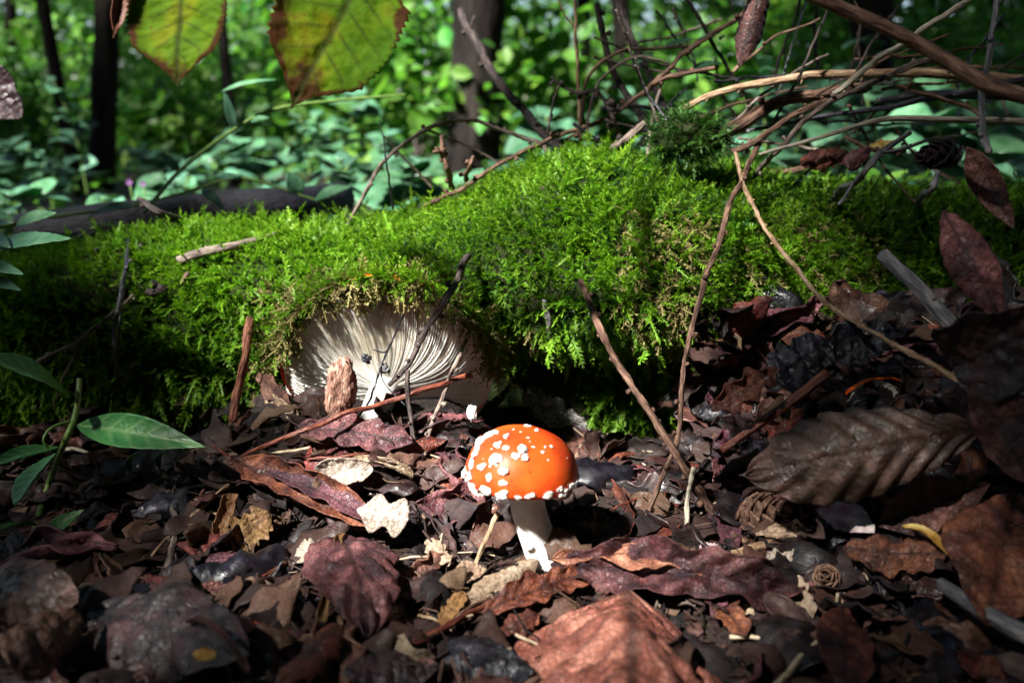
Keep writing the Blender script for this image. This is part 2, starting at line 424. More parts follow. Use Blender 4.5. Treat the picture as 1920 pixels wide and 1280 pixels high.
nq = np.cross(A[Ql[:, 2]] - A[Ql[:, 0]], A[Ql[:, 3]] - A[Ql[:, 1]]); nq /= np.linalg.norm(nq, axis=1)[:, None]
if (nq[:, 2] * (cen[:, 2] > .09)).sum() < 0:
    FLIP = -1
else: FLIP = 1
nq *= FLIP
facing = (nq * (np.array(CAM) - cen)).sum(1) > -.03
def ell(cx, cy, rx, ry_): return ((px_ - cx) / rx) ** 2 + ((py_ - cy) / ry_) ** 2
keep = facing & (px_ > -330) & (px_ < 2200)
keep &= ~((ell(725, 700, 215, 150) < 1) & (py_ > 560))              # face of the large mushroom
keep &= ~(ell(1015, 760, 105, 115) < 1)                              # bare wood of the hollow
keep &= ~((px_ > 1320) & (py_ > 720)) & ~((px_ > 480) & (px_ < 930) & (py_ > 800))
dens = keep.astype(float) * np.clip(1.15 + .9 * NZ3(cen, 45, 2), .35, 2)
dens *= np.where(py_ > 560, 1.5, 1) * np.where((px_ > 1150) & (px_ < 1320) & (py_ > 430) & (py_ < 640), .5, 1)
NM = 25000
mp_, mn = sample(A, Ql, NM, 3, dens); mn = mn * FLIP
r = np.random.RandomState(8)
md = mn * .75 + np.array([0, -.12, .42]) + r.normal(size=(NM, 3)) * .38 - np.array([0, 0, 1.15]) * S((.35 - mn[:, 2:3]) / .9)
ml = r.uniform(.007, .0145, NM) * np.where(r.rand(NM) < .07, 1.5, 1) * (1 + .25 * NZ2(mp_, 60, 2))
i2 = r.choice(NM, 1500, replace=False)                               # long sprawling shoots
ml[i2] = r.uniform(.017, .026, 1500); md[i2] = mn[i2] * .6 + r.normal(size=(1500, 3)) * .6 + np.array([0, -.2, -.1])
grow('moss', mp_ - mn * .001, md, ml, M['moss'], MT, 11, label='dense feathery bright green moss carpeting the fallen log', cat='moss', kind='stuff')
nd_ = 5500                                                             # a darker, finer species in patches
dd_ = dens * (NZ2(cen, 38, 2) > .1)
sp_, sn = sample(A, Ql, nd_, 21, dd_ + 1e-9); sn = sn * FLIP
grow('dark_moss', sp_, sn * .8 + np.array([0, -.15, .2]) + r.normal(size=(nd_, 3)) * .45 - np.array([0, 0, 1.1]) * S((.35 - sn[:, 2:3]) / .9), r.uniform(.006, .012, nd_), M['moss_dark'], MT_FINE, 19,
     label='dark green fine moss growing in patches between the bright moss', cat='moss', kind='stuff')
# withered, matted moss in the gaps
dk = keep & ((ell(700, 560, 210, 40) < 1) | (ell(1240, 530, 70, 120) < 1) | (ell(1240, 440, 90, 40) < 1) | (ell(1520, 470, 170, 80) < .8) | (ell(500, 640, 40, 110) < 1) | (ell(960, 660, 90, 60) < 1))
dp, dn = sample(A, Ql, 1500, 4, dk.astype(float)); dn = dn * FLIP
grow('withered_moss', dp, dn * .5 + np.array([0, -.3, -.5]) + r.normal(size=(1500, 3)) * .6, r.uniform(.008, .016, 1500), M['moss_dry'], MT_FINE, 12,
     label='withered straw coloured moss hanging in tatters on the log face', cat='moss', kind='stuff')

# ------------------------------------------------------------------ shape generators
def spline(pts, n):
    Pn = np.array([list(p) for p in pts], float)
    if len(Pn) == 2: return Pn[0] + (Pn[1] - Pn[0]) * np.linspace(0, 1, n)[:, None]
    E = np.concatenate([[2 * Pn[0] - Pn[1]], Pn, [2 * Pn[-1] - Pn[-2]]])
    seg = len(Pn) - 1; u = np.linspace(0, seg - 1e-6, n); k = u.astype(int); t = (u - k)[:, None]
    a, b, c, d = E[k], E[k + 1], E[k + 2], E[k + 3]
    return .5 * (2 * b + (c - a) * t + (2 * a - 5 * b + 4 * c - d) * t * t + (3 * b - a - 3 * c + d) * t ** 3)
def tube(mb, pts, r0, r1, sides=9, rough=.12, seed=0, wob=.0, prof=None, flat=1.0, maxn=170):
    L = sum((Vector(pts[i + 1]) - Vector(pts[i])).length for i in range(len(pts) - 1))
    n = int(min(maxn, max(6, L / (.75 * max(r0, r1)))))
    C = spline(pts, n); R = np.random.RandomState(seed)
    if wob: C = C + wob * np.stack([NZ(C, .5 / max(r0, r1) * .35, 2), NZ2(C, .5 / max(r0, r1) * .35, 2), NZ3(C, .5 / max(r0, r1) * .35, 2)], 1)
    T = np.gradient(C, axis=0); T /= np.linalg.norm(T, axis=1)[:, None] + 1e-12
    t = np.linspace(0, 1, n)
    rr = r0 + (r1 - r0) * t
    if prof is not None: rr = rr * prof(t)
    u = np.cross(T[0], [.31, .22, .93]); u /= np.linalg.norm(u)
    GU = []; Ls = np.concatenate([[0], np.cumsum(np.linalg.norm(np.diff(C, axis=0), axis=1))])
    V = []; ang = np.arange(sides) / sides * 2 * np.pi
    fr = 1.0 / max(r0, r1)
    for k in range(n):
        u = u - T[k] * (u @ T[k]); u /= np.linalg.norm(u); v = np.cross(T[k], u)
        ring = np.cos(ang)[:, None] * u + flat * np.sin(ang)[:, None] * v
        p = C[k] + ring * rr[k]
        if rough: p = C[k] + ring * rr[k] * (1 + rough * (NZ(p + seed * .37, fr * .9, 2) + .6 * NZ2(p, fr * 2.6, 2)))[:, None]
        V.append(p); GU.append(np.stack([np.cos(ang) * rr[k], np.sin(ang) * rr[k], np.full(sides, Ls[k])], 1))
    GU = np.concatenate(GU + [[[0, 0, Ls[0]], [0, 0, Ls[-1]]]]) + np.array([seed * .013, seed * .007, 0])
    V = np.concatenate(V); Fc = []
    for k in range(n - 1):
        for s in range(sides):
            a = k * sides + s; b = k * sides + (s + 1) % sides
            Fc.append((a, b, b + sides, a + sides))
    V = np.concatenate([V, [C[0] - T[0] * rr[0] * .25, C[-1] + T[-1] * rr[-1] * .25]])
    for s in range(sides):
        Fc.append((n * sides, (s + 1) % sides, s)); Fc.append((n * sides + 1, (n - 1) * sides + s, (n - 1) * sides + (s + 1) % sides))
    mb.add(V, Fc, gu=GU[:, 0], gv=GU[:, 1], gl=GU[:, 2])
    return C, T, rr
def knob(mb, p, d, r, h, seed=0):
    """short spur of a larch twig: a stubby ringed bud"""
    d = Vector(d).normalized(); p = Vector(p)
    tube(mb, [p - d * h * .4, p + d * h * .35, p + d * h], r * .75, r, sides=7, rough=.15, seed=seed, prof=lambda t: np.interp(t, [0, .4, .7, .9, 1], [.8, .85, 1.15, 1.1, .55]), maxn=7)
def blob(r, seed, sub=2, squash=(1, 1, 1), rough=.25, f=2.0):
    """irregular lump: sphere grid with noise"""
    nu, nv = (10, 6) if sub <= 2 else (20, 12) if sub == 3 else (56, 36)
    V = []; Fc = []
    for i in range(nv + 1):
        p = math.pi * i / nv
        for j in range(nu):
            q = 2 * math.pi * j / nu
            V.append((math.sin(p) * math.cos(q), math.sin(p) * math.sin(q), math.cos(p)))
    V = np.array(V); V = V * (1 + rough * NZ(V + seed * 3.1, f, 2))[:, None] * np.array(squash) * r
    for i in range(nv):
        for j in range(nu):
            a = i * nu + j; b = i * nu + (j + 1) % nu
            Fc.append((a, a + nu, b + nu, b))
    return V, Fc
def frame(z, xh=(1, 0, 0)):
    z = Vector(z).normalized(); x = Vector(xh); x = x - z * x.dot(z)
    if x.length < 1e-4: x = z.orthogonal()
    x.normalize(); y = z.cross(x)
    return Matrix((x, y, z)).transposed()

OUT = {
    'ovate': lambda t: np.sin(np.pi * np.clip(t, 0, 1) ** .72) ** .85,
    'elliptic': lambda t: np.sin(np.pi * t) ** .8,
    'obovate': lambda t: np.sin(np.pi * np.clip(t, 0, 1) ** 1.5) ** .8 * .98 + .04 * np.sin(np.pi * t),
    'lance': lambda t: np.sin(np.pi * np.clip(t, 0, 1) ** .85) ** 1.05,
    'broad': lambda t: np.clip(np.sin(np.pi * np.clip(t, 0, 1) ** .6) ** .6, 0, 1),
    'hazel': lambda t: np.clip(1 - np.abs(2 * np.clip(t, 0, 1) ** .85 - .78) ** 2.6 / 1.9, 0, 1) * np.clip((1 - t) * 3.2, 0, 1) ** .75 * np.clip(t * 9, 0, 1) ** .6,
    'oak': lambda t: np.clip(np.sin(np.pi * np.clip(t, 0, 1) ** 1.5) ** .45, 0, 1) * (.74 + .26 * np.sin(t * 11.5 - 2.2)),
    'torn': lambda t: np.clip(np.sin(np.pi * t) ** .5, 0, 1) * (.8 + .2 * np.sin(t * 23 + 1) * np.sin(t * 9)),
    'strip': lambda t: np.clip(np.minimum(t, 1 - t) * 8, 0, 1) ** .5,
}
def leaf_arrays(L, W, outline='ovate', nu=30, nv=16, arch=0., curl=0., fold=0., pleat=0., npl=8, slant=.9, wrinkle=.03, tooth=0., nt=14, twist=0., seed=0,
                thick=.0004, curl2=0., tear=0., edgew=.0, crump=0.):
    R = np.random.RandomState(seed)
    t = np.linspace(0.0, 1, nu)[:, None]; s = np.linspace(-1, 1, nv)[None]
    T = t + 0 * s; Sg = s + 0 * t
    w = W / 2 * np.clip(OUT[outline](T), .012, 2)
    if tear: 
        q = np.stack([T * 9 + seed, np.sign(Sg) * 3, 0 * T], -1).reshape(-1, 3)
        w = w * (1 - tear * np.clip(NZ(q, 1.3, 3).reshape(T.shape) + .25, 0, 1) * np.abs(Sg) ** 2)
    if tooth:
        saw = (T * nt + .15 * np.abs(Sg)) % 1
        w = w * (1 + tooth * (saw - .5) * np.abs(Sg) ** 6)
    y = w * Sg; x = L * T
    # lateral veins as real pleats
    ph = T * npl - np.abs(Sg) * slant
    tri = np.abs((ph % 1) - .5) * 2
    vein = np.exp(-((ph % 1) - .0) ** 2 / .006) + np.exp(-((ph % 1) - 1.0) ** 2 / .006)
    vein = np.clip(vein, 0, 1) * np.clip(np.abs(Sg) * 5, 0, 1) * np.clip(1.25 - np.abs(Sg), 0, 1)
    mid = np.exp(-(y / (.03 * W)) ** 2)
    vein = np.clip(vein + mid * 1.2, 0, 1)
    q = np.stack([x / max(L, W) * 5, y / max(L, W) * 5, 0 * x + seed * 1.7], -1).reshape(-1, 3)
    z = wrinkle * W * NZ(q, 2.2, 3).reshape(T.shape)
    if crump:
        z = z + crump * W * (np.abs(NZ2(q, 2.2, 2)) + .5 * np.abs(NZ3(q + 4, 5.2, 2)) + .25 * np.abs(NZ(q + 9, 11, 1)) - .4).reshape(T.shape)
    z = z + pleat * W * (tri - .5) * np.clip(np.abs(Sg) * 2.5, 0, 1)
    z = z - .012 * W * mid
    z = z + math.tan(fold) * np.abs(y)
    if edgew: z = z + edgew * W * np.sin(T * 21 + seed + 2 * np.sign(Sg)) * np.abs(Sg) ** 3
    cl = (curl + curl2 * (2 * T - 1)) * (1 + .25 * NZ2(np.stack([T * 3, 0 * T, 0 * T + seed], -1).reshape(-1, 3), 1, 2).reshape(T.shape))
    k = np.where(np.abs(cl) < 1e-3, 1e-3, cl) / (W / 2)
    rad = 1 / k - z
    yy = rad * np.sin(k * y); zz = 1 / k - rad * np.cos(k * y)
    if twist:
        a = twist * (T - .5); yy, zz = yy * np.cos(a) - zz * np.sin(a), yy * np.sin(a) + zz * np.cos(a)
    if abs(arch) > 1e-3:                          # bow along the midrib, chord kept on the x axis
        k = arch / L; ph = arch * (T - .5); rr = 1 / k + zz
        xx = rr * np.sin(ph); zz = rr * np.cos(ph) - np.cos(arch / 2) / k
        x0 = -np.sin(arch / 2) / k; xx = xx - x0; sc = L / (2 * -x0)
        xx, yy, zz = xx * sc, yy, zz * sc
    else: xx = x
    G3 = np.stack([xx, yy, zz], -1)
    du = np.gradient(G3, axis=0); dv = np.gradient(G3, axis=1); nn = np.cross(du, dv)
    nn /= np.linalg.norm(nn, axis=2)[..., None] + 1e-12
    top = (G3 + nn * thick / 2).reshape(-1, 3); bot = (G3 - nn * thick / 2).reshape(-1, 3)
    i, j = np.meshgrid(np.arange(nu - 1), np.arange(nv - 1), indexing='ij'); a = (i * nv + j).ravel()
    q1 = np.stack([a, a + nv, a + nv + 1, a + 1], 1); n = nu * nv
    q2 = q1[:, ::-1] + n
    b = np.concatenate([np.arange(nv), np.arange(1, nu) * nv + nv - 1, (nu - 1) * nv + np.arange(nv - 2, -1, -1), np.arange(nu - 2, 0, -1) * nv])
    b2 = np.roll(b, -1); q3 = np.stack([b, b2, b2 + n, b + n], 1)
    edge = np.clip(np.maximum(np.abs(Sg) ** 3, T ** 4 * .9), 0, 1).ravel()
    return np.concatenate([top, bot]), np.concatenate([q1, q2, q3]), dict(vein=np.tile(vein.ravel(), 2), edge=np.tile(edge, 2))
def leaf_mesh(name, *a, **k):
    V, Q, at = leaf_arrays(*a, **k)
    return big_mesh(name, V, Q, True, **at)
def place(base, tip, nrm=(0, -.45, .9), roll=0.):
    x = (tip - base).normalized(); n = Vector(nrm); n = n - x * n.dot(x); n.normalize()
    if roll: n = Matrix.Rotation(math.radians(roll), 3, x) @ n
    y = n.cross(x)
    return Matrix.Translation(base) @ Matrix((x, y, n)).transposed().to_4x4()

# ------------------------------------------------------------------ background wood
LEAF_T = (np.array([[0, 0, 0], [.3, .30, .05], [.68, .26, .04], [1, 0, -.06], [.68, -.26, .04], [.3, -.30, .05]], float),
          np.array([[0, 5, 4, 3], [0, 3, 2, 1]]))
def leaf_cloud(name, C, sizes, m, seed, parent=None, up=.9, shift=0., origin=(0, 0, 0), droop=-.25, **kw):
    r = np.random.RandomState(seed); n = len(C)
    Nn = r.normal(size=(n, 3)) * .6 + np.array([0, -.35, up]); Nn /= np.linalg.norm(Nn, axis=1)[:, None]
    Xv = r.normal(size=(n, 3)) + np.array([0, 0, droop]); Xv -= (Xv * Nn).sum(1)[:, None] * Nn; Xv /= np.linalg.norm(Xv, axis=1)[:, None]
    Yv = np.cross(Nn, Xv); tv, tf = LEAF_T
    W = C[:, None] - np.array(origin) + sizes[:, None, None] * (tv[None, :, 0:1] * Xv[:, None] + tv[None, :, 1:2] * Yv[:, None] + tv[None, :, 2:3] * Nn[:, None])
    Qs = (tf[None] + (np.arange(n) * len(tv))[:, None, None]).reshape(-1, 4)
    rn = np.clip(r.rand(n) + shift, 0, 1)
    me = big_mesh(name, W.reshape(-1, 3), Qs, False, rnd=np.repeat(rn, len(tv)), tip=np.repeat(r.rand(n) ** 2 * .6, len(tv)))
    return obj(name, me, m, parent, **kw)
def clumps(r, n, c, rad, k=26, tight=.22):
    """leaf positions in uneven clumps through an ellipsoid"""
    d = r.normal(size=(k, 3)); d /= np.linalg.norm(d, axis=1)[:, None]
    cc = np.array(c) + d * np.array(rad) * r.uniform(.25, 1, (k, 1)) ** .5
    I = r.randint(k, size=n)
    return cc[I] + r.normal(size=(n, 3)) * np.array(rad) * tight, cc
rg = np.random.RandomState(42)
def gz(x, y): return float(G(np.array([x]), np.array([y]))[0])
def tree(px0, px1, wpx, Y, label, hi=7.0, crown=True, m='trunk'):
    a = P(px0, 300, Y); b = P(px1, 0, Y); sl = (b - a) / (b.z - a.z)
    z0 = gz(a.x, Y) - .05
    base = a + sl * (z0 - a.z)
    rd = size(wpx, a) / 2
    o = empty('tree', base, label, 'tree', 'trees standing behind the log')
    mb = MB(); top = base + sl * hi
    C, T, rr = tube(mb, [base, base + sl * .3, base + sl * hi * .4 + Vector((rd * .4, 0, 0)), top], rd * 1.0, rd * .45, sides=14, rough=.10, prof=lambda t: 1 + .45 * np.exp(-t * 28), seed=int(px0) + 1000)
    for k in range(5):
        p = Vector(C[int(len(C) * (.55 + .09 * k))]); ang = k * 2.4
        tube(mb, [p, p + Vector((math.cos(ang) * .5, math.sin(ang) * .5, .35)), p + Vector((math.cos(ang) * 1.2, math.sin(ang) * 1.2, .9))], rd * .3, rd * .07, sides=6, maxn=14)
    obj('trunk', mb.mesh('trunk', base), M[m], o)
    if crown:
        r = np.random.RandomState(int(px0) + 1007)
        C2, _ = clumps(r, 700, np.array(top) - np.array([0, 0, hi * .12]), (1.5, 1.5, 1.0))
        leaf_cloud('crown', C2, r.uniform(.10, .18, 700), M["leaf_bg"], int(px0) + 1000, o, origin=base)
    return o
tree(890, 893, 122, 3.3, 'thickest dark tree trunk, behind the leaning dead branch')
tree(192, 200, 60, 2.9, 'dark straight trunk beside the leaning sapling, behind the teal leaved plants')
tree(135, 78, 30, 2.6, 'slim dark trunk leaning away from the thicker straight trunk')
tree(441, 410, 25, 3.0, 'slim dark trunk between the two hanging yellow green leaves', crown=False)
tree(1096, 1092, 34, 4.0, 'slim dark trunk behind the pale upright dead stem')
tree(1180, 1160, 42, 4.6, 'dark trunk behind the arching dead stems on the log', crown=False)
tree(1640, 1630, 95, 3.2, 'broad shaded trunk behind the thick sloping branch')
for k, (px, w, Yd) in enumerate([(20, 26, 9), (300, 12, 10), (520, 11, 8), (625, 14, 10), (770, 12, 9), (1010, 14, 12), (1250, 22, 9), (1400, 24, 8), (1500, 18, 11), (1760, 26, 8), (1880, 30, 7), (-90, 40, 6)]):
    tree(px, px + rg.uniform(-14, 14), w, Yd, 'thin far tree trunk half hidden in bright foliage', hi=6, crown=(k % 2 == 0), m='trunk')

def shrub(px, Y, h, rad, n, ls, label, group, k=22, shift=0.):
    x = P(px, 300, Y).x; z0 = gz(x, Y); base = Vector((x, Y, z0))
    o = empty('shrub', base, label, 'shrub', group)
    r = np.random.RandomState(int(px * 3 + Y * 100 + 5000) % 100000)
    C, cc = clumps(r, n, (x, Y, z0 + h * .55), (rad, rad * .8, h * .5), k)
    C[:, 2] = np.maximum(C[:, 2], z0 + .02)
    leaf_cloud('crown', C, r.uniform(.6, 1.3, n) * ls, M["leaf_bg"], int(px) + 1005, o, shift=shift, origin=base)
    mb = MB()
    for q in cc[:9]:
        m1 = base.lerp(Vector(q), .5) + Vector(r.normal(size=3) * .06 * h)
        tube(mb, [base + Vector(r.normal(size=3) * .02), m1, Vector(q)], .006 + .004 * Y * .3, .002, sides=5, maxn=10, seed=int(px) + 1000)
    obj('stems', mb.mesh('stems', base), M['twig_dark'], o)
for k in range(24):
    Yd = rg.uniform(3.4, 6.5); px = -150 + 2200 * ((k * .618) % 1)
    hh = rg.uniform(.4, .75) * (Yd / 4)
    shrub(px, Yd, hh, rg.uniform(.25, .5), int(620), rg.uniform(.05, .085), 'low leafy shrub in the sunlit undergrowth behind the log', 'low shrubs behind the log', shift=rg.uniform(-.2, .3))
for k in range(22):
    Yd = rg.uniform(6.5, 14); px = -200 + 2300 * ((k * .618 + .3) % 1)
    shrub(px, Yd, rg.uniform(1.4, 2.6) * Yd / 8, rg.uniform(.7, 1.2), 900, rg.uniform(.07, .11), 'tall lime green sapling among the far tree trunks', 'saplings among the far trunks', k=34, shift=rg.uniform(-.1, .4))
for k in range(9):
    shrub(1380 + 75 * k, 6.5 + (k * .618 % 1) * 3, 2.4, 1.0, 1100, .1, 'tall lime green sapling among the far tree trunks', 'saplings among the far trunks', k=40, shift=-.2)
# far wood: one mass nobody could count
n = 36000
Cf = np.stack([rg.uniform(-24, 24, n), rg.uniform(14, 26, n), rg.rand(n) * 6.5], 1)
Cf = Cf[NZ2(Cf, .5, 3) + .35 * (Cf[:, 2] < 1.5) > -.25]
leaf_cloud('far_woodland', Cf, rg.uniform(.18, .42, len(Cf)), M['leaf_bg'], 77, label='far sunlit woodland foliage closing the view', cat='woodland', kind='stuff', shift=.15)
# low ground cover
n = 6500
yy = .8 + 9 * rg.rand(n) ** 1.6
Cg = np.stack([rg.uniform(-1, 1, n) * (.5 + .75 * yy), yy, 0 * yy], 1); Cg[:, 2] = G(Cg[:, 0], Cg[:, 1]) + rg.rand(n) * .035 * (1 + yy * .5)
leaf_cloud('ground_cover', Cg, rg.uniform(.02, .05, n) * (.7 + .12 * yy), M['leaf_bg'], 78, label='low green leafy ground cover on the forest floor behind the log', cat='ground cover', kind='stuff', up=1.6)

# undergrowth plants with single leaves
PL = [leaf_mesh('nettle_leaf', .06, .06 * (.62 + .1 * k), 'ovate', 14, 9, arch=.5 + .3 * k, curl=.25, pleat=.03, npl=6, wrinkle=.02, tooth=.12, nt=10, seed=k, thick=.0007) for k in range(4)]
def plant(px, py, Y, h, nl, ls, lean, label, group=None, seed=0, name='undergrowth_plant'):
    """stem whose top reaches pixel (px, py) at distance Y"""
    r = np.random.RandomState(seed); top = P(px, py, Y)
    bx = top.x - lean; z0 = gz(bx, Y); base = Vector((bx, Y, min(z0, top.z - .03)))
    o = empty(name, base, label, 'plant', group)
    mb = MB(); m1 = base.lerp(top, .55) + Vector((-lean * .25, 0, .02))
    C, T, rr = tube(mb, [base, m1, top], .0016 + .0006 * Y, .0008, sides=6, rough=.05, maxn=18)
    obj('stem', mb.mesh('stem', base), M['stem_green'], o)
    for k in range(nl):
        f = .25 + .75 * (k + 1) / nl; p = Vector(C[min(len(C) - 1, int(f * (len(C) - 1)))])
        ang = k * math.pi * .5 * 1.1 + r.uniform(-.5, .5) + (k % 2) * math.pi
        d = Vector((math.cos(ang), math.sin(ang) - .25, r.uniform(-.25, .35))).normalized()
        s = ls * r.uniform(.7, 1.2) * (1.15 - .45 * f)
        mw = place(p, p + d, (r.uniform(-.25, .25), -.25 + r.uniform(-.25, .2), 1), r.uniform(-20, 20)) @ Matrix.Scale(s / .06, 4)
        me = PL[r.randint(4)]
        obj('leaf', me, M['leaf_teal'], o, mw=mw)
    return o
pr = np.random.RandomState(4)
for k in range(80):
    px = -60 + 2060 * ((k * .618 + .11) % 1); f = pr.rand(); Yd = .95 + 1.7 * f
    py = pr.uniform(285, 390) - 90 * f + (30 if px < 300 else 0) - (pr.uniform(20, 150) if k % 4 == 0 else 0)
    if 1250 < px: py -= 90
    if 800 < px < 1000 and py < 310: continue
    if 150 < px < 240 and py < 300: continue
    plant(px, py, Yd, .2, 9 + (k % 4 == 0) * 4, pr.uniform(.03, .075) * (1 + .35 * f), pr.uniform(-.06, .06), 'leafy blue green undergrowth plant growing behind the mossy log', 'undergrowth plants behind the log', seed=k)

# leaves added high overhead (out of view) to dim and dapple the light
n = 16000
Cc = np.stack([rg.uniform(-8, 8, n), rg.uniform(-8, 13, n), rg.uniform(4.2, 6.5, n)], 1)
g0 = Cc - np.array(TO_SUN) * (Cc[:, 2:3] / TO_SUN.z)                   # where each leaf spray's shadow lands
free = (np.hypot(g0[:, 0] - .0, g0[:, 1] - .4) > .9)
gw = .72 + .25 * np.clip(g0[:, 1], 0, 20)
glade = np.exp(-((g0[:, 0] + .06 * g0[:, 1]) / gw) ** 4) * (g0[:, 1] > 0)
patch = (NZ3(g0, 1.5, 2) > .12) & (g0[:, 1] > 2.2)                        # sun flecks: part of the glade stays in shade
glade[patch] *= .15
free &= rg.rand(n) > glade * 1.25
leaf_cloud('canopy', Cc[free], rg.uniform(.3, .6, free.sum()), M['canopy_leaf'], 79, label='high leafy canopy shading the clearing', cat='canopy', kind='stuff', up=1.2)

# unseen wood behind the viewer, added to cut the sky light
n = 9000; aa = rg.uniform(math.radians(170), math.radians(370), n); rr = rg.uniform(5, 9, n)
Cw = np.stack([rr * np.cos(aa), rr * np.sin(aa), rg.rand(n) * 6], 1)
g1 = Cw - np.array(TO_SUN) * (Cw[:, 2:3] / TO_SUN.z)
Cw = Cw[(np.hypot(g1[:, 0], g1[:, 1] - .4) > 1.1) & ~((np.abs(g1[:, 0]) < .5 + .27 * g1[:, 1]) & (g1[:, 1] > .3))]
leaf_cloud('surrounding_woodland', Cw, rg.uniform(.3, .6, len(Cw)), M['canopy_leaf'], 80, label='leafy wood closing in around the clearing', cat='woodland', kind='stuff')

# ------------------------------------------------------------------ mushrooms
def lathe(prof, seg, wav=None):
    V = []; Fc = []; n = len(prof)
    for j in range(seg):
        a = 2 * math.pi * j / seg; w = wav(a) if wav else 1
        for r_, z_ in prof: V.append((r_ * w * math.cos(a), r_ * w * math.sin(a), z_))
    for j in range(seg):
        for i in range(n - 1):
            a = j * n + i; b = ((j + 1) % seg) * n + i
            Fc.append((a, b, b + 1, a + 1))
    return np.array(V), Fc
def xf(V, R3, t): return np.asarray(V) @ np.array(R3).T + np.array(t)
def gill_disc(mb, R, rin, prot, ng, R3, C, seed, wavy=.07, depthg=.042, bow=0., edge=lambda a: 1.0):
    """radial lamellae: saw-toothed ridges running from stem to rim"""
    per = 6; na = ng * per; nr = 26; V = np.zeros((na, nr, 3)); rs = np.random.RandomState(seed)
    rad = np.linspace(0, 1, nr)
    gd = np.repeat(rs.uniform(.6, 1.15, ng), per); ph = np.tile(np.array([0, .25, 1, 1, .55, .1]), ng)
    short = np.repeat((np.arange(ng) % 3 == 1), per)
    for i in range(na):
        a = 2 * math.pi * i / na
        rr = rin + (R * edge(a) - rin) * rad
        aa = a + wavy * np.sin(rad * 4 + 2.2 * math.sin(a * 2 + seed)) + bow * rad ** 2 * math.cos(a + .6) + .010 * np.sin(rad * 9 + (i // per) * .7)
        amp = depthg * R * np.sin(np.pi * np.clip(rad * .9 + .07, 0, 1)) ** .6 * gd[i]
        if short[i]: amp = amp * S((rad - .45) / .15)
        z = -prot * (1 - rad) ** 1.25 - amp * ph[i] + .004 * np.sin(3 * a) * rad
        V[i, :, 0] = rr * np.cos(aa); V[i, :, 1] = rr * np.sin(aa); V[i, :, 2] = z
    Fc = [((i * nr + k), ((i + 1) % na) * nr + k, ((i + 1) % na) * nr + k + 1, i * nr + k + 1) for i in range(na) for k in range(nr - 1)]
    mb.add(xf(V.reshape(-1, 3), R3, C), Fc)

# small bright one
base = P(1034, 1078, .350); ccen = P(977, 888, .350)
R0 = .0238; H0 = .0208
so = empty('toadstool', base, 'small orange toadstool with white warts standing in the leaf litter', 'mushroom')
axis = Vector((.055, .05, 1)).normalized(); R3 = frame(axis)
prof = [(max(1e-5, R0 * math.sin(q)) if q < 1.45 else R0 * (1 - .04 * ((q - 1.45) / .5) ** 2), H0 * math.cos(q) ** 1.0) for q in np.linspace(0, 1.45, 22)]
prof += [(R0 * 1.0, .0012), (R0 * .995, -.0012), (R0 * .97, -.0026), (R0 * .92, -.0024)]
V, Fc = lathe(prof, 72, lambda a: 1 + .012 * math.sin(3 * a + 1) + .008 * math.sin(5 * a))
V[:, 2] += .0006 * NZ(V, 160, 2)
mb = MB(); CV = xf(V, R3, ccen); mb.add(CV, Fc)
cap = obj('cap', mb.mesh('cap', base), M['cap_orange'], so)
CB = BVHTree.FromPolygons([Vector(v) for v in CV], Fc)
mb = MB(); gill_disc(mb, R0 * .95, .0075, .001, 60, R3, ccen - axis * .0012, 3, wavy=.02, depthg=.09)
obj('gills', mb.mesh('gills', base), M['gills'], so)
mb = MB(); st = P(983, 905, .351)
tube(mb, [st + Vector((0, 0, .004)), P(990, 950, .351), P(1005, 1000, .352), P(1022, 1045, .352), base + Vector((.001, 0, -.004))], .0072, .0080, sides=28, rough=.035, seed=3,
     prof=lambda t: np.interp(t, [0, .15, .5, .75, .9, 1], [1.06, 1.0, 1.0, 1.05, 1.03, .9]))
for k in range(5):                                    # ragged volva scales at the foot
    a = k * .7 - .5; t = .55 + .05 * (k % 3); pz = st.lerp(base, .62 + .07 * (k % 4))
    V, Fc = blob(.0019, k + 20, 1, (1.2, .7, .55), .5)
    mb.add(xf(V, frame((math.cos(a), -abs(math.sin(a)), .3)), pz + Vector((math.cos(a) * .0078, -abs(math.sin(a)) * .0078, 0))), Fc)
obj('stem', mb.mesh('stem', base), M['stem_white'], so)
WARTS = [(918, 815, 14, 8), (928, 812, 8, 7), (950, 818, 7, 7), (900, 828, 9, 12), (896, 842, 8, 8), (934, 834, 8, 7), (948, 840, 8, 6), (891, 851, 8, 9), (877, 853, 6, 8), (930, 861, 12, 11),
         (979, 843, 10, 12), (968, 855, 9, 7), (984, 858, 8, 7), (884, 871, 7, 11), (872, 880, 5, 9), (881, 893, 7, 10), (905, 875, 11, 6), (944, 883, 11, 8), (917, 895, 8, 8), (990, 799, 8, 4), (1007, 807, 5, 5),
         (1049, 917, 8, 6), (1069, 911, 7, 8), (944, 906, 10, 6), (1022, 838, 3, 3), (1033, 837, 4, 3), (1000, 838, 4, 2), (1018, 848, 4, 3)]
for k, (px, py, w, h) in enumerate(WARTS):
    d = ray(px, py); hit = CB.ray_cast(CAM, d, 2)
    if hit[0] is None: continue
    p, nn = hit[0], hit[1]
    if nn.dot(d) > 0: nn = -nn
    sz = size(1, p)
    V, Fc = blob(1, k, 3, (w * sz * .88, h * sz * .92, min(w, h) * sz * .6), .6, 3.6)
    mb = MB(); mb.add(xf(V, frame(nn, (1, 0, 0)), p + nn * .0002), Fc)
    obj('wart', mb.mesh('wart', base), M['wart'], so)
rw = np.random.RandomState(2)
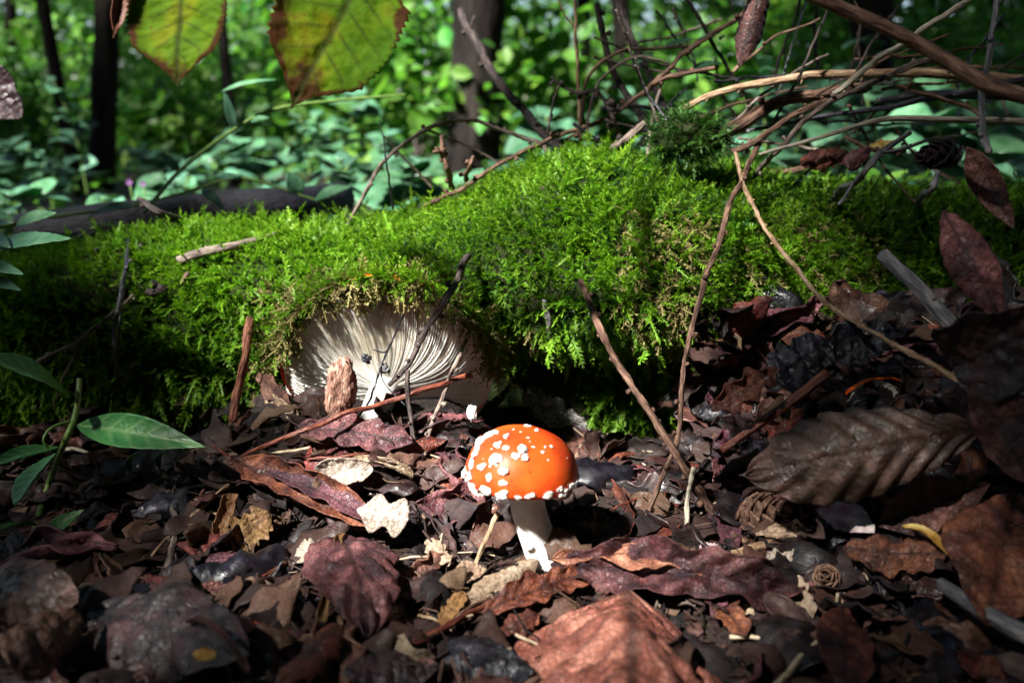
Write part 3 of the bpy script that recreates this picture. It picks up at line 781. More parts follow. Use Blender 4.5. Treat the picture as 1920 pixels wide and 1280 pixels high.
for k in range(18):                                   # tiny crumbs between the big warts
    px, py = rw.uniform(880, 1070), rw.uniform(802, 915)
    hit = CB.ray_cast(CAM, ray(px, py), 2)
    if hit[0] is None or (px > 1010 and rw.rand() < .5): continue
    s = rw.uniform(.00022, .0006); V, Fc = blob(1, k + 90, 1, (s * 1.3, s, s * .6), .5, 3)
    mb = MB(); mb.add(xf(V, frame(hit[1]), hit[0]), Fc); obj('wart', mb.mesh('wart', base), M['wart'], so)
for k in range(38):                                   # crumbly veil along the rim
    if k % 9 == 4: continue
    a = 2 * math.pi * (k + .75 * math.sin(k * 2.7)) / 38
    rr = R0 * 1.0; p = Vector(ccen) + R3 @ Vector((rr * math.cos(a), rr * math.sin(a), -.0008 + .0006 * math.sin(k * 5.1)))
    s = .0007 + .0011 * abs(math.sin(k * 1.9)) * abs(math.sin(k * .83 + 1))
    V, Fc = blob(1, k + 50, 3, (s * 1.1, s * 1.5, s * .8), .6, 3.4)
    mb = MB(); mb.add(xf(V, frame(R3 @ Vector((math.cos(a), math.sin(a), -.3)), (0, 0, 1)), p), Fc)
    obj('wart', mb.mesh('wart', base), M['wart'], so)

# big one lying back against the log, gills towards the viewer
def tilted(C, R, nel, roll, ng, prot, label, seed, foot, stem_r, orange=True, name='toadstool', naz=0.):
    el = math.radians(nel)
    n_ = Vector((math.sin(naz) * math.cos(el), -math.cos(naz) * math.cos(el), math.sin(el)))     # direction the gills face
    up = -n_; R3 = frame(up, (math.cos(roll), 0, -math.sin(roll)))
    base = Vector(foot)
    o = empty(name, base, label, 'mushroom')
    ed = lambda a: 1 + .035 * math.sin(2 * a + seed) + .02 * math.sin(5 * a + 1.3 * seed) + .012 * math.sin(9 * a)
    mb = MB(); gill_disc(mb, R, stem_r * .8, prot, ng, R3, C, seed, edge=ed, bow=-.42)
    obj('gills', mb.mesh('gills', base), M['gills'], o)
    prof = [(max(1e-5, R * .99 * math.sin(q)), R * .42 * math.cos(q) + .0012) for q in np.linspace(0, math.pi / 2, 18)] + [(R * .985, -.0004)]
    V, Fc = lathe(prof, 90, ed); mb = MB(); CV = xf(V, R3, C + Vector((0, 0, .0022))); mb.add(CV, Fc)
    obj('cap', mb.mesh('cap', base), M['cap_orange'], o)
    ctr = C + n_ * prot; mb = MB()
    tube(mb, [C - n_ * .004, ctr, ctr.lerp(base, .5) + n_ * .008, base], stem_r, stem_r * 1.15, sides=24, rough=.05, seed=seed)
    obj('stem', mb.mesh('stem', base), M['stem_white'], o)
    return o, R3, CV
Cb = P(727, 703, .480)
big, RB, CVB = tilted(Cb, .0605, -20, .20, 180, .012, 'large toadstool tipped back under the moss showing its cream gills', 4, surf(648, 812, 0) - Vector((0, 0, .016)), .0075)
Cr = P(1648, 800, .405)
tilted(Cr, .024, -8, -.1, 60, .004, 'pale toadstool with torn orange rim half hidden behind the ribbed leaf', 7, surf(1672, 860, 0) - Vector((0, 0, .02)), .008)
# moss and dry tatters hang over the upper rim of the big cap
r = np.random.RandomState(31); n = 2300
ang = r.uniform(.25, math.pi - .1, n); rr = .0605 * r.uniform(.85, 1.04, n)
loc = np.stack([rr * np.cos(ang), rr * np.sin(ang), .42 * np.sqrt(np.clip(.0605 ** 2 - np.minimum(rr, .0604) ** 2, 0, 1))], 1)
loc[:, 1] *= 1
wp = xf(loc, RB, Cb)
gx_, gy_ = proj(wp); gap = (gx_ > 675) & (gx_ < 745) & (r.rand(n) < .8); wp[gap] = wp[(~gap).nonzero()[0][r.randint((~gap).sum(), size=gap.sum())]]
if wp[:, 2].mean() < Cb.z: wp = xf(loc * np.array([1, -1, 1]), RB, Cb)
grow('moss_fringe', wp[:1100], np.tile([[0, -.6, .5]], (1100, 1)) + r.normal(size=(1100, 3)) * .5, r.uniform(.007, .017, 1100), M['moss'], MT, 14, label='bright moss fringe creeping over the rim of the large toadstool', cat='moss', kind='stuff')
low = wp[1100:] + np.array([0, -.001, 0])
grow('dry_moss_fringe', low, np.tile([[0, -.45, -.45]], (1200, 1)) + r.normal(size=(1200, 3)) * .7, r.uniform(.007, .019, 1200), M['moss_dry'], MT_FINE, 15, label='dry brown moss tatters along the rim of the large toadstool', cat='moss', kind='stuff')

# ------------------------------------------------------------------ sticks and twigs
def stick(name, label, pts, w, m, cat='twig', knobs=0, kr=1.0, br=(), rough=.26, wob=1.1, group=None, flat=1., thorns=0, seed=None, knobm=None):
    Pn = [pt(*p) for p in pts]
    seed = seed if seed is not None else int(pts[0][0] + pts[0][1] * 3) % 997
    R = np.random.RandomState(seed)
    w0, w1 = (w, w) if not isinstance(w, tuple) else w
    mb = MB(); base = Pn[0]
    r0, r1 = size(w0, Pn[0]) / 2, size(w1, Pn[-1]) / 2
    C, T, rr = tube(mb, Pn, r0, r1, sides=10 if w0 > 9 else 8, rough=rough, seed=seed, wob=wob * r0, flat=flat)
    for k in range(knobs):
        i = int((k + .6 + R.uniform(-.3, .3)) / knobs * (len(C) - 1)); i = max(0, min(len(C) - 1, i))
        d = np.cross(T[i], R.normal(size=3)); d /= np.linalg.norm(d) + 1e-9
        if abs(d[1]) > .8: d[1] *= .3
        q = rr[i] * R.uniform(.65, 1.1) * kr * 1.15
        knob(mb, C[i] + d * rr[i] * .8, d, q, q * R.uniform(1.2, 2.2), k)
    for k in range(thorns):
        i = int((k + .5) / thorns * (len(C) - 1)); d = np.array([R.uniform(-.6, -.1), R.uniform(-.5, .2), R.uniform(-1, -.5)])
        d /= np.linalg.norm(d); p = C[i] + d * rr[i] * .7
        tube(mb, [Vector(p), Vector(p + d * rr[i] * 1.6)], rr[i] * .35, rr[i] * .04, sides=6, rough=0, maxn=6)
    for bpts, bw in br:
        Q = [pt(*p) for p in bpts]; b0, b1 = (bw, bw) if not isinstance(bw, tuple) else bw
        C2, T2, r2 = tube(mb, Q, size(b0, Q[0]) / 2, size(b1, Q[-1]) / 2, sides=8, rough=rough, seed=seed + 5)
        for k in range(2 if knobs else 0):
            i = int((k + 1) / 3 * (len(C2) - 1)); d = np.cross(T2[i], R.normal(size=3)); d /= np.linalg.norm(d) + 1e-9
            knob(mb, C2[i] + d * r2[i] * .8, d, r2[i] * .8 * kr, r2[i] * 1.4, k)
    return obj(name, mb.mesh(name, base), M[m], label=label, cat=cat, group=group, loc=base)
L = -.0
stick('twig', 'knobbly grey twig arching in a hoop above the moss', [(655, 418, 0.004), (690, 350, .60), (735, 287, .61), (800, 240, .62), (870, 224, .625), (930, 242, .625), (1006, 270, .62), (1022, 282, .003)], (7, 9), 'twig_grey', knobs=9, kr=1.15,
      br=[([(800, 243, .62), (850, 262, .625), (905, 288, .625), (935, 305, .62)], (5, 4))])
stick('branch', 'long knobbly dead branch climbing the mossy hummock past the hoop twig', [(798, 388, .003), (880, 345, .575), (976, 283, .59), (1077, 243, .60), (1137, 222, .60), (1204, 175, .60), (1231, 150, .60), (1280, 104, .61), (1323, 72, .61), (1408, 20, .62)], (8, 9), 'twig_brown', knobs=13, kr=1.25,
      br=[([(1204, 178, .60), (1240, 150, .59), (1300, 135, .58), (1340, 128, .58)], (9, 8)), ([(1090, 240, .60), (1080, 250, .6), (1060, 262, .6)], (6, 5))])
stick('branch', 'dark red brown dead branch leaning against the hummock in front of the thickest trunk', [(866, 20, .80), (905, 100, .76), (950, 175, .72), (1000, 232, .69), (1040, 268, .65), (1060, 300, .0)], (15, 18), 'twig_dark', 'branch', knobs=7, kr=.7, br=[([(880, 55, .78), (890, 30, .78)], (5, 3))])
stick('twig', 'dark larch twig with clustered small cones above the hummock', [(1033, 145, .585), (1055, 163, .585), (1085, 173, .585), (1118, 170, .59), (1138, 195, .59), (1150, 225, .59), (1165, 268, .0)], (5, 9), 'twig_dark', knobs=10, kr=1.7, br=[([(1048, 160, .585), (1036, 200, .59), (1026, 250, .59)], (5, 4))])
stick('branch_stub', 'short grey snapped stub poking out of the hummock top', [(1140, 288, -.004), (1175, 262, .55), (1212, 238, .56)], (17, 14), 'twig_grey', 'branch', knobs=2, kr=.5)
stick('dry_stalk', 'pale upright dead stem rising behind the hummock', [(1088, 262, .63), (1084, 180, .63), (1081, 90, .63), (1074, -20, .63)], (7, 6), 'twig_tan', 'stalk', br=[([(1078, 50, .63), (1060, 30, .63), (1045, -5, .63)], (4, 3))], rough=.06)
stick('dry_stalk', 'thin brown stem bowed in a wide arc above the hummock', [(1086, 262, .62), (1096, 165, .62), (1120, 122, .62), (1165, 98, .62), (1230, 90, .63), (1290, 86, .64)], (7, 5), 'twig_brown', 'stem', rough=.06)
stick('dry_stalk', 'thin grey stem bowed beneath the brown arc above the hummock', [(1098, 262, .61), (1115, 172, .615), (1150, 126, .615), (1190, 107, .62), (1235, 113, .62), (1285, 140, .62)], (6, 4), 'twig_grey', 'stem', rough=.06)
stick('branch', 'dark upright branch ending in a budded crook above the arching stems', [(1120, 8, .66), (1130, 60, .66), (1143, 118, .66), (1175, 170, .66), (1214, 240, .63), (1225, 280, .0)], (12, 16), 'twig_dark', 'branch', knobs=6, kr=.8)
stick('branch', 'dark upright branch beside the budded crook branch', [(1160, -10, .72), (1172, 40, .72), (1200, 110, .70), (1235, 180, .68), (1262, 245, .64), (1280, 300, .0)], (16, 14), 'twig_dark', 'branch', knobs=5, kr=.6)
stick('branch_stub', 'dark forked stub sticking up from the moss under the hoop twig', [(850, 352, .0), (843, 315, .575), (832, 285, .575), (827, 252, .575)], (12, 8), 'twig_brown', 'branch', knobs=3, br=[([(838, 290, .575), (822, 284, .57), (812, 286, .57)], (9, 8))])
stick('branch_stub', 'small broken twig stump next to the dark forked stub', [(870, 338, .0), (878, 312, .565), (888, 290, .565)], (10, 8), 'twig_brown', 'branch', knobs=2)
stick('grass_stalk', 'white dry grass stalk standing behind the log by the dark spike', [(810, 352, .68), (770, 310, .69), (720, 254, .70)], (6, 4), 'straw', 'stalk', rough=.03)
stick('spike', 'thin black thorn like spike standing in the moss', [(738, 392, .0), (726, 310, .58), (711, 226, .58)], (5, 2), 'twig_wet', 'stem', rough=.04)
stick('stick', 'thick short grey stick lying on the moss', [(330, 486, .018), (420, 467, .020), (522, 441, .017)], (19, 15), 'twig_grey', knobs=4, kr=.35, rough=.12)
stick('stick', 'purplish short stick on the left crest of the log', [(345, 412, .004), (300, 392, .58), (258, 372, .59)], (13, 9), 'twig_dark', knobs=2)
stick('twig', 'upright dark wet twig with crossed tip leaning on the mossy log', [(241, 440, .02), (240, 485, .026), (229, 545, .03), (216, 620, .028), (217, 690, .026), (229, 752, .012)], (7, 9), 'twig_wet', knobs=8, kr=.9,
      br=[([(178, 469, .02), (225, 452, .022), (264, 436, .02)], (5, 4)), ([(272, 432, .012), (268, 445, .012), (264, 462, .008)], (9, 8)), ([(232, 540, .018), (222, 640, .012), (233, 752, .004)], (6, 7))])
stick('twig', 'forked grey twig slanting up the dark left end of the log', [(62, 684, .018), (110, 655, .024), (155, 632, .026), (205, 596, .024), (250, 552, .014)], (9, 7), 'twig_grey', knobs=6,
      br=[([(168, 622, .024), (140, 665, .022), (118, 710, .02), (95, 775, .008)], (5, 4))])
stick('stick', 'dark knotty stick leaning across the cream gills', [(880, 478, .016), (846, 545, .432), (816, 598, .425), (790, 645, .42), (765, 690, .418), (733, 722, .415)], (13, 9), 'twig_dark', knobs=7, kr=.85,
      br=[([(764, 694, .418), (764, 740, .415), (772, 795, .41), (779, 862, .004)], (10, 8))])
stick('twig', 'thin grey larch twig standing before the right side of the gills', [(887, 600, .006), (862, 668, .432), (838, 722, .425), (815, 780, .415), (797, 840, .405), (783, 895, .004)], (6, 9), 'twig_grey', knobs=9, kr=1.1)
stick('stalk', 'long red brown leaf stalk crossing below the gills', [(884, 703, .435), (800, 728, .42), (720, 752, .412), (640, 782, .40), (540, 820, .39), (440, 862, .006), (395, 903, .006), (366, 945, .004)], (11, 6), 'twig_red', 'stalk', rough=.05)
stick('stick', 'long flaking brown stick propped against the moss right of the orange toadstool', [(1088, 526, .014), (1125, 612, .435), (1160, 680, .43), (1195, 742, .42), (1240, 805, .41), (1285, 880, .40), (1340, 958, .006), (1394, 1018, .004)], (11, 18), 'twig_brown', knobs=14, kr=.85, rough=.34)
stick('stick', 'long pale tan twig sweeping from the log down to the curled brown leaf', [(1378, 288, .52), (1395, 350, .50), (1430, 415, .48), (1480, 490, .45), (1540, 560, .42), (1620, 612, .39), (1700, 660, .365), (1800, 716, .345)], (8, 12), 'twig_tan', knobs=18, kr=.45, rough=.3)
stick('stick', 'grey brown twig hanging from the pile over the mossy face', [(1425, 268, .535), (1393, 332, .505), (1362, 420, .475), (1333, 500, .455), (1311, 575, .44), (1290, 645, .43), (1279, 730, .42), (1270, 800, .41), (1246, 880, .40), (1205, 992, .004)], (11, 9), 'twig_brown', knobs=12, kr=.9)
stick('bramble_stem', 'tan bramble stem with small thorns lying over the twig pile', [(1286, 208, .585), (1330, 182, .575), (1400, 162, .57), (1480, 148, .57), (1600, 138, .575), (1720, 135, .58), (1860, 146, .58), (1960, 160, .58)], (11, 20), 'twig_tan', 'stem', thorns=16, rough=.10)
stick('branch', 'stout brown branch with peeling bark under the bramble stem', [(1320, 268, .55), (1365, 246, .55), (1405, 230, .55), (1450, 208, .555), (1545, 180, .56), (1620, 165, .57)], (26, 22), 'twig_brown', 'branch', knobs=6, kr=.5, rough=.18)
stick('stick', 'split bark stick crossing below the stout brown branch', [(1374, 286, .525), (1450, 240, .53), (1520, 198, .535), (1550, 184, .545)], (12, 10), 'twig_brown', knobs=3, kr=.7)
stick('stick', 'long straight twig rising from the moss through the twig pile', [(1408, 340, .0), (1468, 268, .525), (1522, 215, .53), (1586, 175, .535), (1660, 141, .54), (1710, 124, .54), (1770, 110, .545)], (9, 12), 'twig_grey', knobs=8, kr=.9)
stick('stick', 'pale straight twig passing behind the thick sloping branch', [(1560, 178, .545), (1592, 155, .54), (1650, 111, .53), (1700, 81, .52), (1767, 27, .51), (1830, -15, .50)], (11, 11), 'twig_pale', knobs=5, kr=.5)
stick('branch', 'thick smooth brown branch sloping across the upper right', [(1500, -20, .36), (1600, 24, .355), (1700, 66, .35), (1780, 110, .345), (1850, 150, .34), (1960, 190, .335), (2040, 215, .33)], (24, 32), 'twig_brown', 'branch', knobs=3, kr=.3, rough=.06)
stick('stick', 'flat pale grey stick lying under the twig pile above the cone', [(1425, 288, .51), (1500, 266, .51), (1580, 241, .505), (1660, 223, .50), (1760, 222, .495), (1930, 229, .49), (2040, 236, .48)], (8, 24), 'twig_pale', 'stick', rough=.08, flat=.7)
stick('stick', 'dark bluish wet stick behind the flat pale stick', [(1400, 250, .56), (1535, 220, .56), (1640, 205, .56), (1720, 190, .56), (1850, 165, .56), (1960, 140, .56)], (7, 14), 'twig_wet', rough=.08)
stick('stick', 'dark wet stick directly above the flat pale stick', [(1640, 192, .58), (1760, 178, .58), (1930, 182, .58), (2010, 186, .58)], (12, 22), 'twig_wet', rough=.1)
stick('twig', 'slate grey twig with forked tip pointing down onto the shaded moss', [(1708, 246, .48), (1650, 288, .475), (1612, 330, .47), (1562, 376, .004)], (9, 13), 'twig_slate', knobs=4, kr=.5, br=[([(1600, 342, .47), (1585, 368, .468), (1572, 384, .466)], (7, 6)), ([(1650, 286, .475), (1690, 280, .475), (1740, 262, .48)], (8, 6))])
stick('twig', 'thin brown twig slanting above the flat pale stick', [(1680, 160, .53), (1750, 180, .525), (1822, 204, .52), (1850, 222, .5)], (8, 9), 'twig_brown', knobs=4)
stick('twig', 'thin brown twig lying across the moss below the pale stick', [(1280, 318, .012), (1370, 322, .016), (1460, 325, .016), (1535, 312, .014)], (9, 14), 'twig_brown', knobs=4, kr=.6)
stick('twig', 'thin brown twig beside the yellow leaf scrap', [(1586, 255, .5), (1640, 280, .49), (1700, 285, .485)], (7, 9), 'twig_brown', knobs=3)
stick('twig', 'small bluish forked twig standing in shade beneath the cone', [(1762, 322, .46), (1745, 355, .455), (1716, 386, .004)], (12, 10), 'twig_slate', knobs=2, kr=.5)
stick('twig', 'upright grey twig with scaly bark passing behind the thick sloping branch', [(1850, 290, .44), (1842, 220, .45), (1846, 150, .46), (1856, 70, .47), (1872, -20, .48)], (13, 10), 'twig_slate', knobs=6, kr=.7)
stick('twig', 'thin straight twig standing behind the twig pile', [(1530, 140, .68), (1528, 60, .68), (1530, -15, .68)], (7, 5), 'twig_dark', knobs=4)
stick('twig', 'thin crooked twig rising behind the bramble stem', [(1450, 148, .66), (1468, 95, .66), (1490, 40, .66), (1504, -10, .66)], (6, 5), 'twig_dark', knobs=5, br=[([(1466, 92, .66), (1476, 120, .66)], (4, 3))])
stick('twig', 'pair of thin grey stems crossing behind the bramble stem', [(1590, 150, .67), (1606, 90, .67), (1612, 40, .67), (1596, -10, .67)], (6, 4), 'twig_grey', br=[([(1618, 200, .67), (1612, 120, .67), (1608, 60, .67)], (5, 4))])
stick('stick', 'thick mottled slate stick leaning into the dark hollow at the right', [(1655, 478, .40), (1720, 540, .385), (1782, 612, .37), (1862, 690, .35)], (26, 36), 'twig_slate', rough=.08, knobs=3, kr=.25)
stick('stalk', 'glossy red brown leaf stalk in the dark leaf pile', [(1352, 842, .375), (1400, 812, .375), (1470, 760, .38), (1545, 696, .385)], (14, 22), 'twig_red', 'stalk', rough=.06)
stick('stick', 'pinkish bark stick with a knob beside the brown cone', [(1330, 1048, .007), (1400, 1030, .009), (1450, 1010, .009), (1500, 988, .006)], (15, 19), 'twig_tan', knobs=2, kr=.5)
stick('straw', 'long pale straw in the foreground at the right', [(1448, 1286, .02), (1530, 1202, .02), (1560, 1165, .018), (1572, 1110, .01)], (13, 6), 'straw', 'straw', rough=.06)
stick('straw', 'short bent pale straw beside the tent shaped leaf', [(1372, 1192, .012), (1420, 1193, .014), (1472, 1212, .01)], (9, 7), 'straw', 'straw', rough=.04)
stick('stick', 'blurred blue grey stick in the lower right corner', [(1760, 1085, .03), (1830, 1128, .04), (1900, 1165, .045), (1990, 1200, .05)], (26, 44), 'twig_slate', rough=.12)
stick('twig', 'rough tan twig with peeled tip in the litter at the left', [(268, 1060, .006), (340, 985, .012), (400, 932, .012), (440, 905, .006)], (6, 9), 'twig_tan', rough=.2)
stick('twig', 'lumpy grey twig standing in the litter beside the peeled twig', [(302, 1118, .004), (320, 1050, .012), (332, 985, .014), (318, 940, .012), (308, 890, .006)], (16, 9), 'twig_grey', rough=.35, knobs=4, kr=.6)
stick('stem', 'smooth white stem lying behind the green sprig', [(-20, 800, .006), (80, 832, .008), (150, 846, .008), (210, 866, .004)], (8, 6), 'twig_pale', 'stem', rough=.04)
stick('stick', 'pale grey bark stick on the ground behind the green sprig', [(16, 785, .006), (70, 793, .007), (130, 797, .005)], (13, 9), 'twig_grey', rough=.25)
stick('twig', 'thin bluish wet twig in the litter under the red brown stalk', [(270, 950, .006), (340, 918, .01), (400, 905, .012), (455, 886, .006)], (5, 7), 'twig_wet')
stick('twig', 'blue grey twig in the litter beside the draped mauve leaf', [(470, 1132, .006), (505, 1085, .012), (540, 1042, .006)], (7, 6), 'twig_slate')
stick('twig', 'upright frayed tan stem next to the white mushroom stem', [(885, 1065, .004), (905, 1020, .345), (932, 962, .35)], (8, 10), 'twig_tan', rough=.2)
stick('twig', 'lichened greenish twig crossing the flaking brown stick', [(1288, 1000, .004), (1292, 930, .395), (1300, 880, .395)], (10, 8), 'twig_pale', rough=.3)
stick('bark_strip', 'strip of red brown bark hanging down the moss left of the gills', [(468, 590, .016), (460, 660, .022), (452, 720, .02), (440, 792, .01)], (15, 20), 'bark_strip', 'bark', rough=.3, flat=.45)
stick('wood_splinter', 'pale splinter of wood hanging in the hollow beneath the hummock', [(1020, 565, .018), (1030, 620, .022), (1037, 688, .014)], (12, 14), 'wood_bare', 'wood', rough=.3, flat=.4)
stick('twig', 'tiny brown twig stuck in the moss above the bark strip', [(338, 535, .012), (356, 512, .018)], (8, 9), 'twig_brown')
stick('twig', 'short grey twig lying in the moss beside the wet twig', [(225, 720, .012), (252, 682, .018)], (6, 6), 'twig_grey')
stick('twig', 'thin brown twig lying flat in front of the orange toadstool', [(700, 1230, .01), (810, 1190, .014), (880, 1140, .014), (905, 1125, .012)], (6, 7), 'twig_brown')
stick('stalk', 'orange red leaf stalk lying in front of the tan leaf', [(775, 1208, .012), (850, 1165, .016), (905, 1135, .016), (965, 1110, .012)], (16, 8), 'twig_red', 'stalk')

# ------------------------------------------------------------------ dead leaves traced from the photo
def dleaf(label, b, t, w, m, cat='leaf', name='dead_leaf', nrm=(0, -.5, .85), roll=0., group=None, stalk=0, nu=44, nv=26, **k):
    B = pt(*b); T = pt(*t); Lm = (T - B).length
    W = size(w, (B + T) / 2)
    seed = int(b[0] * 7 + b[1]) % 500
    k.setdefault('wrinkle', .05); k.setdefault('crump', .075); k.setdefault('tear', .25); k.setdefault('thick', .00045)
    V, Q, at = leaf_arrays(Lm, W, nu=nu, nv=nv, seed=seed, **k)
    me = big_mesh(name, V, Q, True, **at)
    o = obj(name, me, M[m], label=label, cat=cat, group=group, mw=place(B, T, nrm, roll))
    if stalk:
        mb = MB(); s = size(stalk, B)
        tube(mb, [Vector((.0, 0, 0)), Vector((-s * .5, s * .08, s * .1)), Vector((-s, s * .2, -s * .05))], W * .02 + .0004, W * .025 + .0004, sides=7, rough=.08, maxn=14)
        obj('stalk', mb.mesh('stalk'), M['twig_red'], o)
    return o
dleaf('tent shaped tawny leaf with fanned veins in the foreground', (1180, 1112, .034), (1185, 1345, .03), 455, 'leaf_tent', fold=-.5, pleat=.035, npl=6, slant=2.2, outline='broad', arch=.5, wrinkle=.035, crump=.06, nu=70, nv=54, tear=.12)
dleaf('large dark mauve leaf lying behind the tent shaped leaf', (1038, 1062, .014), (1500, 1105, .02), 165, 'leaf_mauve', fold=.35, curl=.5, pleat=.05, npl=7, arch=.45, nrm=(0, -.75, .65), wrinkle=.12, edgew=.07, crump=.2, outline='torn', nu=80, nv=40)  # shade inside this leaf is put into its darker colour
dleaf('lit rust edge curling over the large dark leaf behind the tent shaped leaf', (1036, 1048, .022), (1440, 1078, .026), 78, 'leaf_tent', curl=1.0, arch=.5, crump=.22, edgew=.12, wrinkle=.12, outline='torn', nrm=(0, -.45, .85), nu=80, nv=26, tear=.4)  # lit upper edge of that leaf, its light put into the colour
dleaf('crumpled rust leaf tucked below the white mushroom stem', (905, 1150, .012), (1110, 1075, .014), 90, 'leaf_russet', curl=.9, wrinkle=.12, pleat=.05, outline='torn', arch=.5)
dleaf('matte tan leaf lying at the foot of the orange toadstool', (870, 1130, .012), (1005, 1052, .010), 78, 'leaf_tan', fold=-.3, curl=-.4, wrinkle=.05, outline='torn', arch=.3)
dleaf('small folded beige leaf at the foot of the frayed tan stem', (852, 1090, .008), (912, 1068, .012), 46, 'leaf_tan', fold=.7, wrinkle=.06, outline='ovate')
dleaf('wide mauve leaf draped in folds below the rolled leaf', (640, 1010, .018), (690, 1195, .020), 205, 'leaf_mauve', curl=-.75, pleat=.06, npl=5, slant=1.6, arch=.9, nrm=(.25, -.6, .75), wrinkle=.06, outline='broad', nu=60, nv=40)
dleaf('stiff orange brown rolled leaf edge beside the draped mauve leaf', (640, 998, .022), (600, 1180, .024), 34, 'leaf_ochre', curl=2.2, outline='strip', wrinkle=.08, nu=44, nv=20)
dleaf('long rolled russet leaf pointing at the draped mauve leaf', (436, 862, .014), (745, 1000, .018), 120, 'leaf_russet', curl=1.9, curl2=-.5, wrinkle=.07, pleat=.03, arch=.25, nrm=(.1, -.7, .7), outline='lance', nu=60, nv=30, stalk=60)
dleaf('mauve flap lying along the rolled russet leaf', (500, 885, .020), (720, 985, .022), 60, 'leaf_mauve', curl=.9, wrinkle=.1, arch=.3, nrm=(.2, -.4, .9), outline='torn')
dleaf('pale lobed oak leaf lying between the rolled leaf and the toadstool', (668, 955, .026), (766, 972, .026), 96, 'leaf_pale', outline='oak', fold=-.1, wrinkle=.03, arch=.2, nrm=(.05, -.75, .65), tear=.05, nu=50, nv=26)
dleaf('pale curled half of an oak leaf looping beside the lobed oak leaf', (600, 905, .010), (700, 880, .020), 88, 'leaf_pale', curl=1.3, fold=.1, arch=.9, wrinkle=.04, outline='broad', nrm=(-.2, -.75, .6), tear=.05)
dleaf('grey furled leaf arching behind the pale oak leaf', (655, 868, .016), (775, 895, .010), 34, 'leaf_tan', curl=2., arch=1.1, outline='strip', wrinkle=.06, nrm=(0, -.4, .9))
dleaf('tattered ochre leaf standing in the litter left of the rolled leaf', (430, 1035, .008), (505, 960, .018), 105, 'leaf_ochre', outline='torn', wrinkle=.09, curl=.5, nrm=(.1, -.85, .5), tear=.6)
dleaf('furled tan leaf behind the tattered ochre leaf', (412, 1010, .01), (440, 925, .016), 50, 'leaf_ochre', curl=1.8, wrinkle=.08, outline='strip')
dleaf('crumpled mauve leaf directly below the large gills', (555, 800, .02), (775, 828, .018), 92, 'leaf_mauve', wrinkle=.14, curl=.5, pleat=.06, outline='torn', arch=.3, nrm=(0, -.7, .7), edgew=.06, tear=.4)
dleaf('dark reddish leaf leaning on the log below the bark strip', (395, 855, .008), (470, 775, .012), 70, 'leaf_russet', wrinkle=.08, curl=.6, nrm=(-.3, -.8, .4), outline='torn')
dleaf('beige crumpled leaf at the lower left of the gills', (490, 745, .010), (570, 800, .012), 62, 'leaf_tan', wrinkle=.15, curl=.8, outline='torn', nrm=(-.2, -.9, .3), tear=.5)
dleaf('brown snapped leaf below the withered moss at the gills left side', (485, 705, .008), (545, 760, .01), 58, 'leaf_brown', wrinkle=.1, curl=.7, outline='torn', nrm=(-.3, -.9, .3))
dleaf('arched brown leaf curving round the right of the orange toadstool', (1088, 858, .022), (1168, 1012, .024), 62, 'leaf_russet', curl=1.0, arch=-1.25, nrm=(-.75, -.35, .6), pleat=.03, wrinkle=.05, outline='elliptic', nu=54, nv=24)
dleaf('little grey shrivelled leaf behind the orange cap', (1078, 858, .004), (1140, 812, .012), 30, 'leaf_tan', fold=.5, outline='lance', wrinkle=.08)
dleaf('big ribbed dark leaf bulging over the right hand litter', (1872, 800, .335), (1400, 892, .345), 200, 'leaf_ribbed', arch=1.05, curl=-1.0, pleat=.055, npl=9, slant=1.7, nrm=(-.1, -.72, .69), wrinkle=.03, crump=.03, outline='obovate', nu=70, nv=40, roll=-14, tear=.06)
dleaf('long brown curled leaf with raised ribs leaning down the right side', (1768, 395, .35), (1886, 612, .325), 92, 'leaf_mauve', curl=-1.1, pleat=.04, npl=10, arch=.2, nrm=(-.6, -.7, .35), outline='lance', nu=60, nv=28, tear=.08)
dleaf('dark brown leaf hanging from the cone on the right', (1812, 275, .38), (1900, 430, .36), 70, 'leaf_brown', curl=1.2, arch=-.7, nrm=(-.7, -.6, .2), outline='lance', wrinkle=.06)
dleaf('broad dark brown leaf standing at the right edge', (1790, 690, .33), (1985, 600, .30), 210, 'leaf_dark', curl=.9, arch=.4, wrinkle=.07, nrm=(-.3, -.9, .25), outline='broad', nu=50, nv=30)
dleaf('deep brown folded leaf standing beneath the broad dark leaf', (1830, 720, .32), (1935, 905, .29), 150, 'leaf_brown', curl=-.8, wrinkle=.06, nrm=(-.5, -.8, .2), outline='elliptic', roll=20)
dleaf('rust leaf with one dark midrib standing in the lower right', (1850, 1170, .04), (1905, 925, .05), 200, 'leaf_russet', fold=.25, pleat=.025, npl=7, curl=-.4, nrm=(-.35, -.85, .35), wrinkle=.04, outline='elliptic')
dleaf('brown grey leaf spreading behind the crusted leaf', (1645, 985, .018), (1860, 905, .028), 105, 'leaf_brown', fold=.35, wrinkle=.05, nrm=(0, -.8, .55), outline='lance', pleat=.02)
dleaf('tan leaf crusted with white and pink fungus beside the brown cone', (1518, 915, .016), (1640, 1000, .022), 80, 'fungus', wrinkle=.09, curl=-.8, outline='elliptic', nrm=(-.2, -.7, .7))
dleaf('dark red crumpled leaf below the fungus crusted leaf', (1585, 1030, .022), (1775, 1040, .028), 100, 'leaf_russet', wrinkle=.16, curl=-.9, outline='torn', nrm=(0, -.7, .7), edgew=.06)
dleaf('yellow hooked leaf fragment on the dark red crumpled leaf', (1690, 985, .032), (1778, 1040, .030), 34, 'amber', curl=1.4, arch=1.2, outline='lance', wrinkle=.08, nrm=(.3, -.5, .8))
dleaf('orange brown leaf pointing up in the right foreground', (1585, 1300, .03), (1582, 1140, .028), 115, 'leaf_russet', fold=.2, pleat=.02, outline='elliptic', wrinkle=.04, nrm=(-.1, -.75, .6))
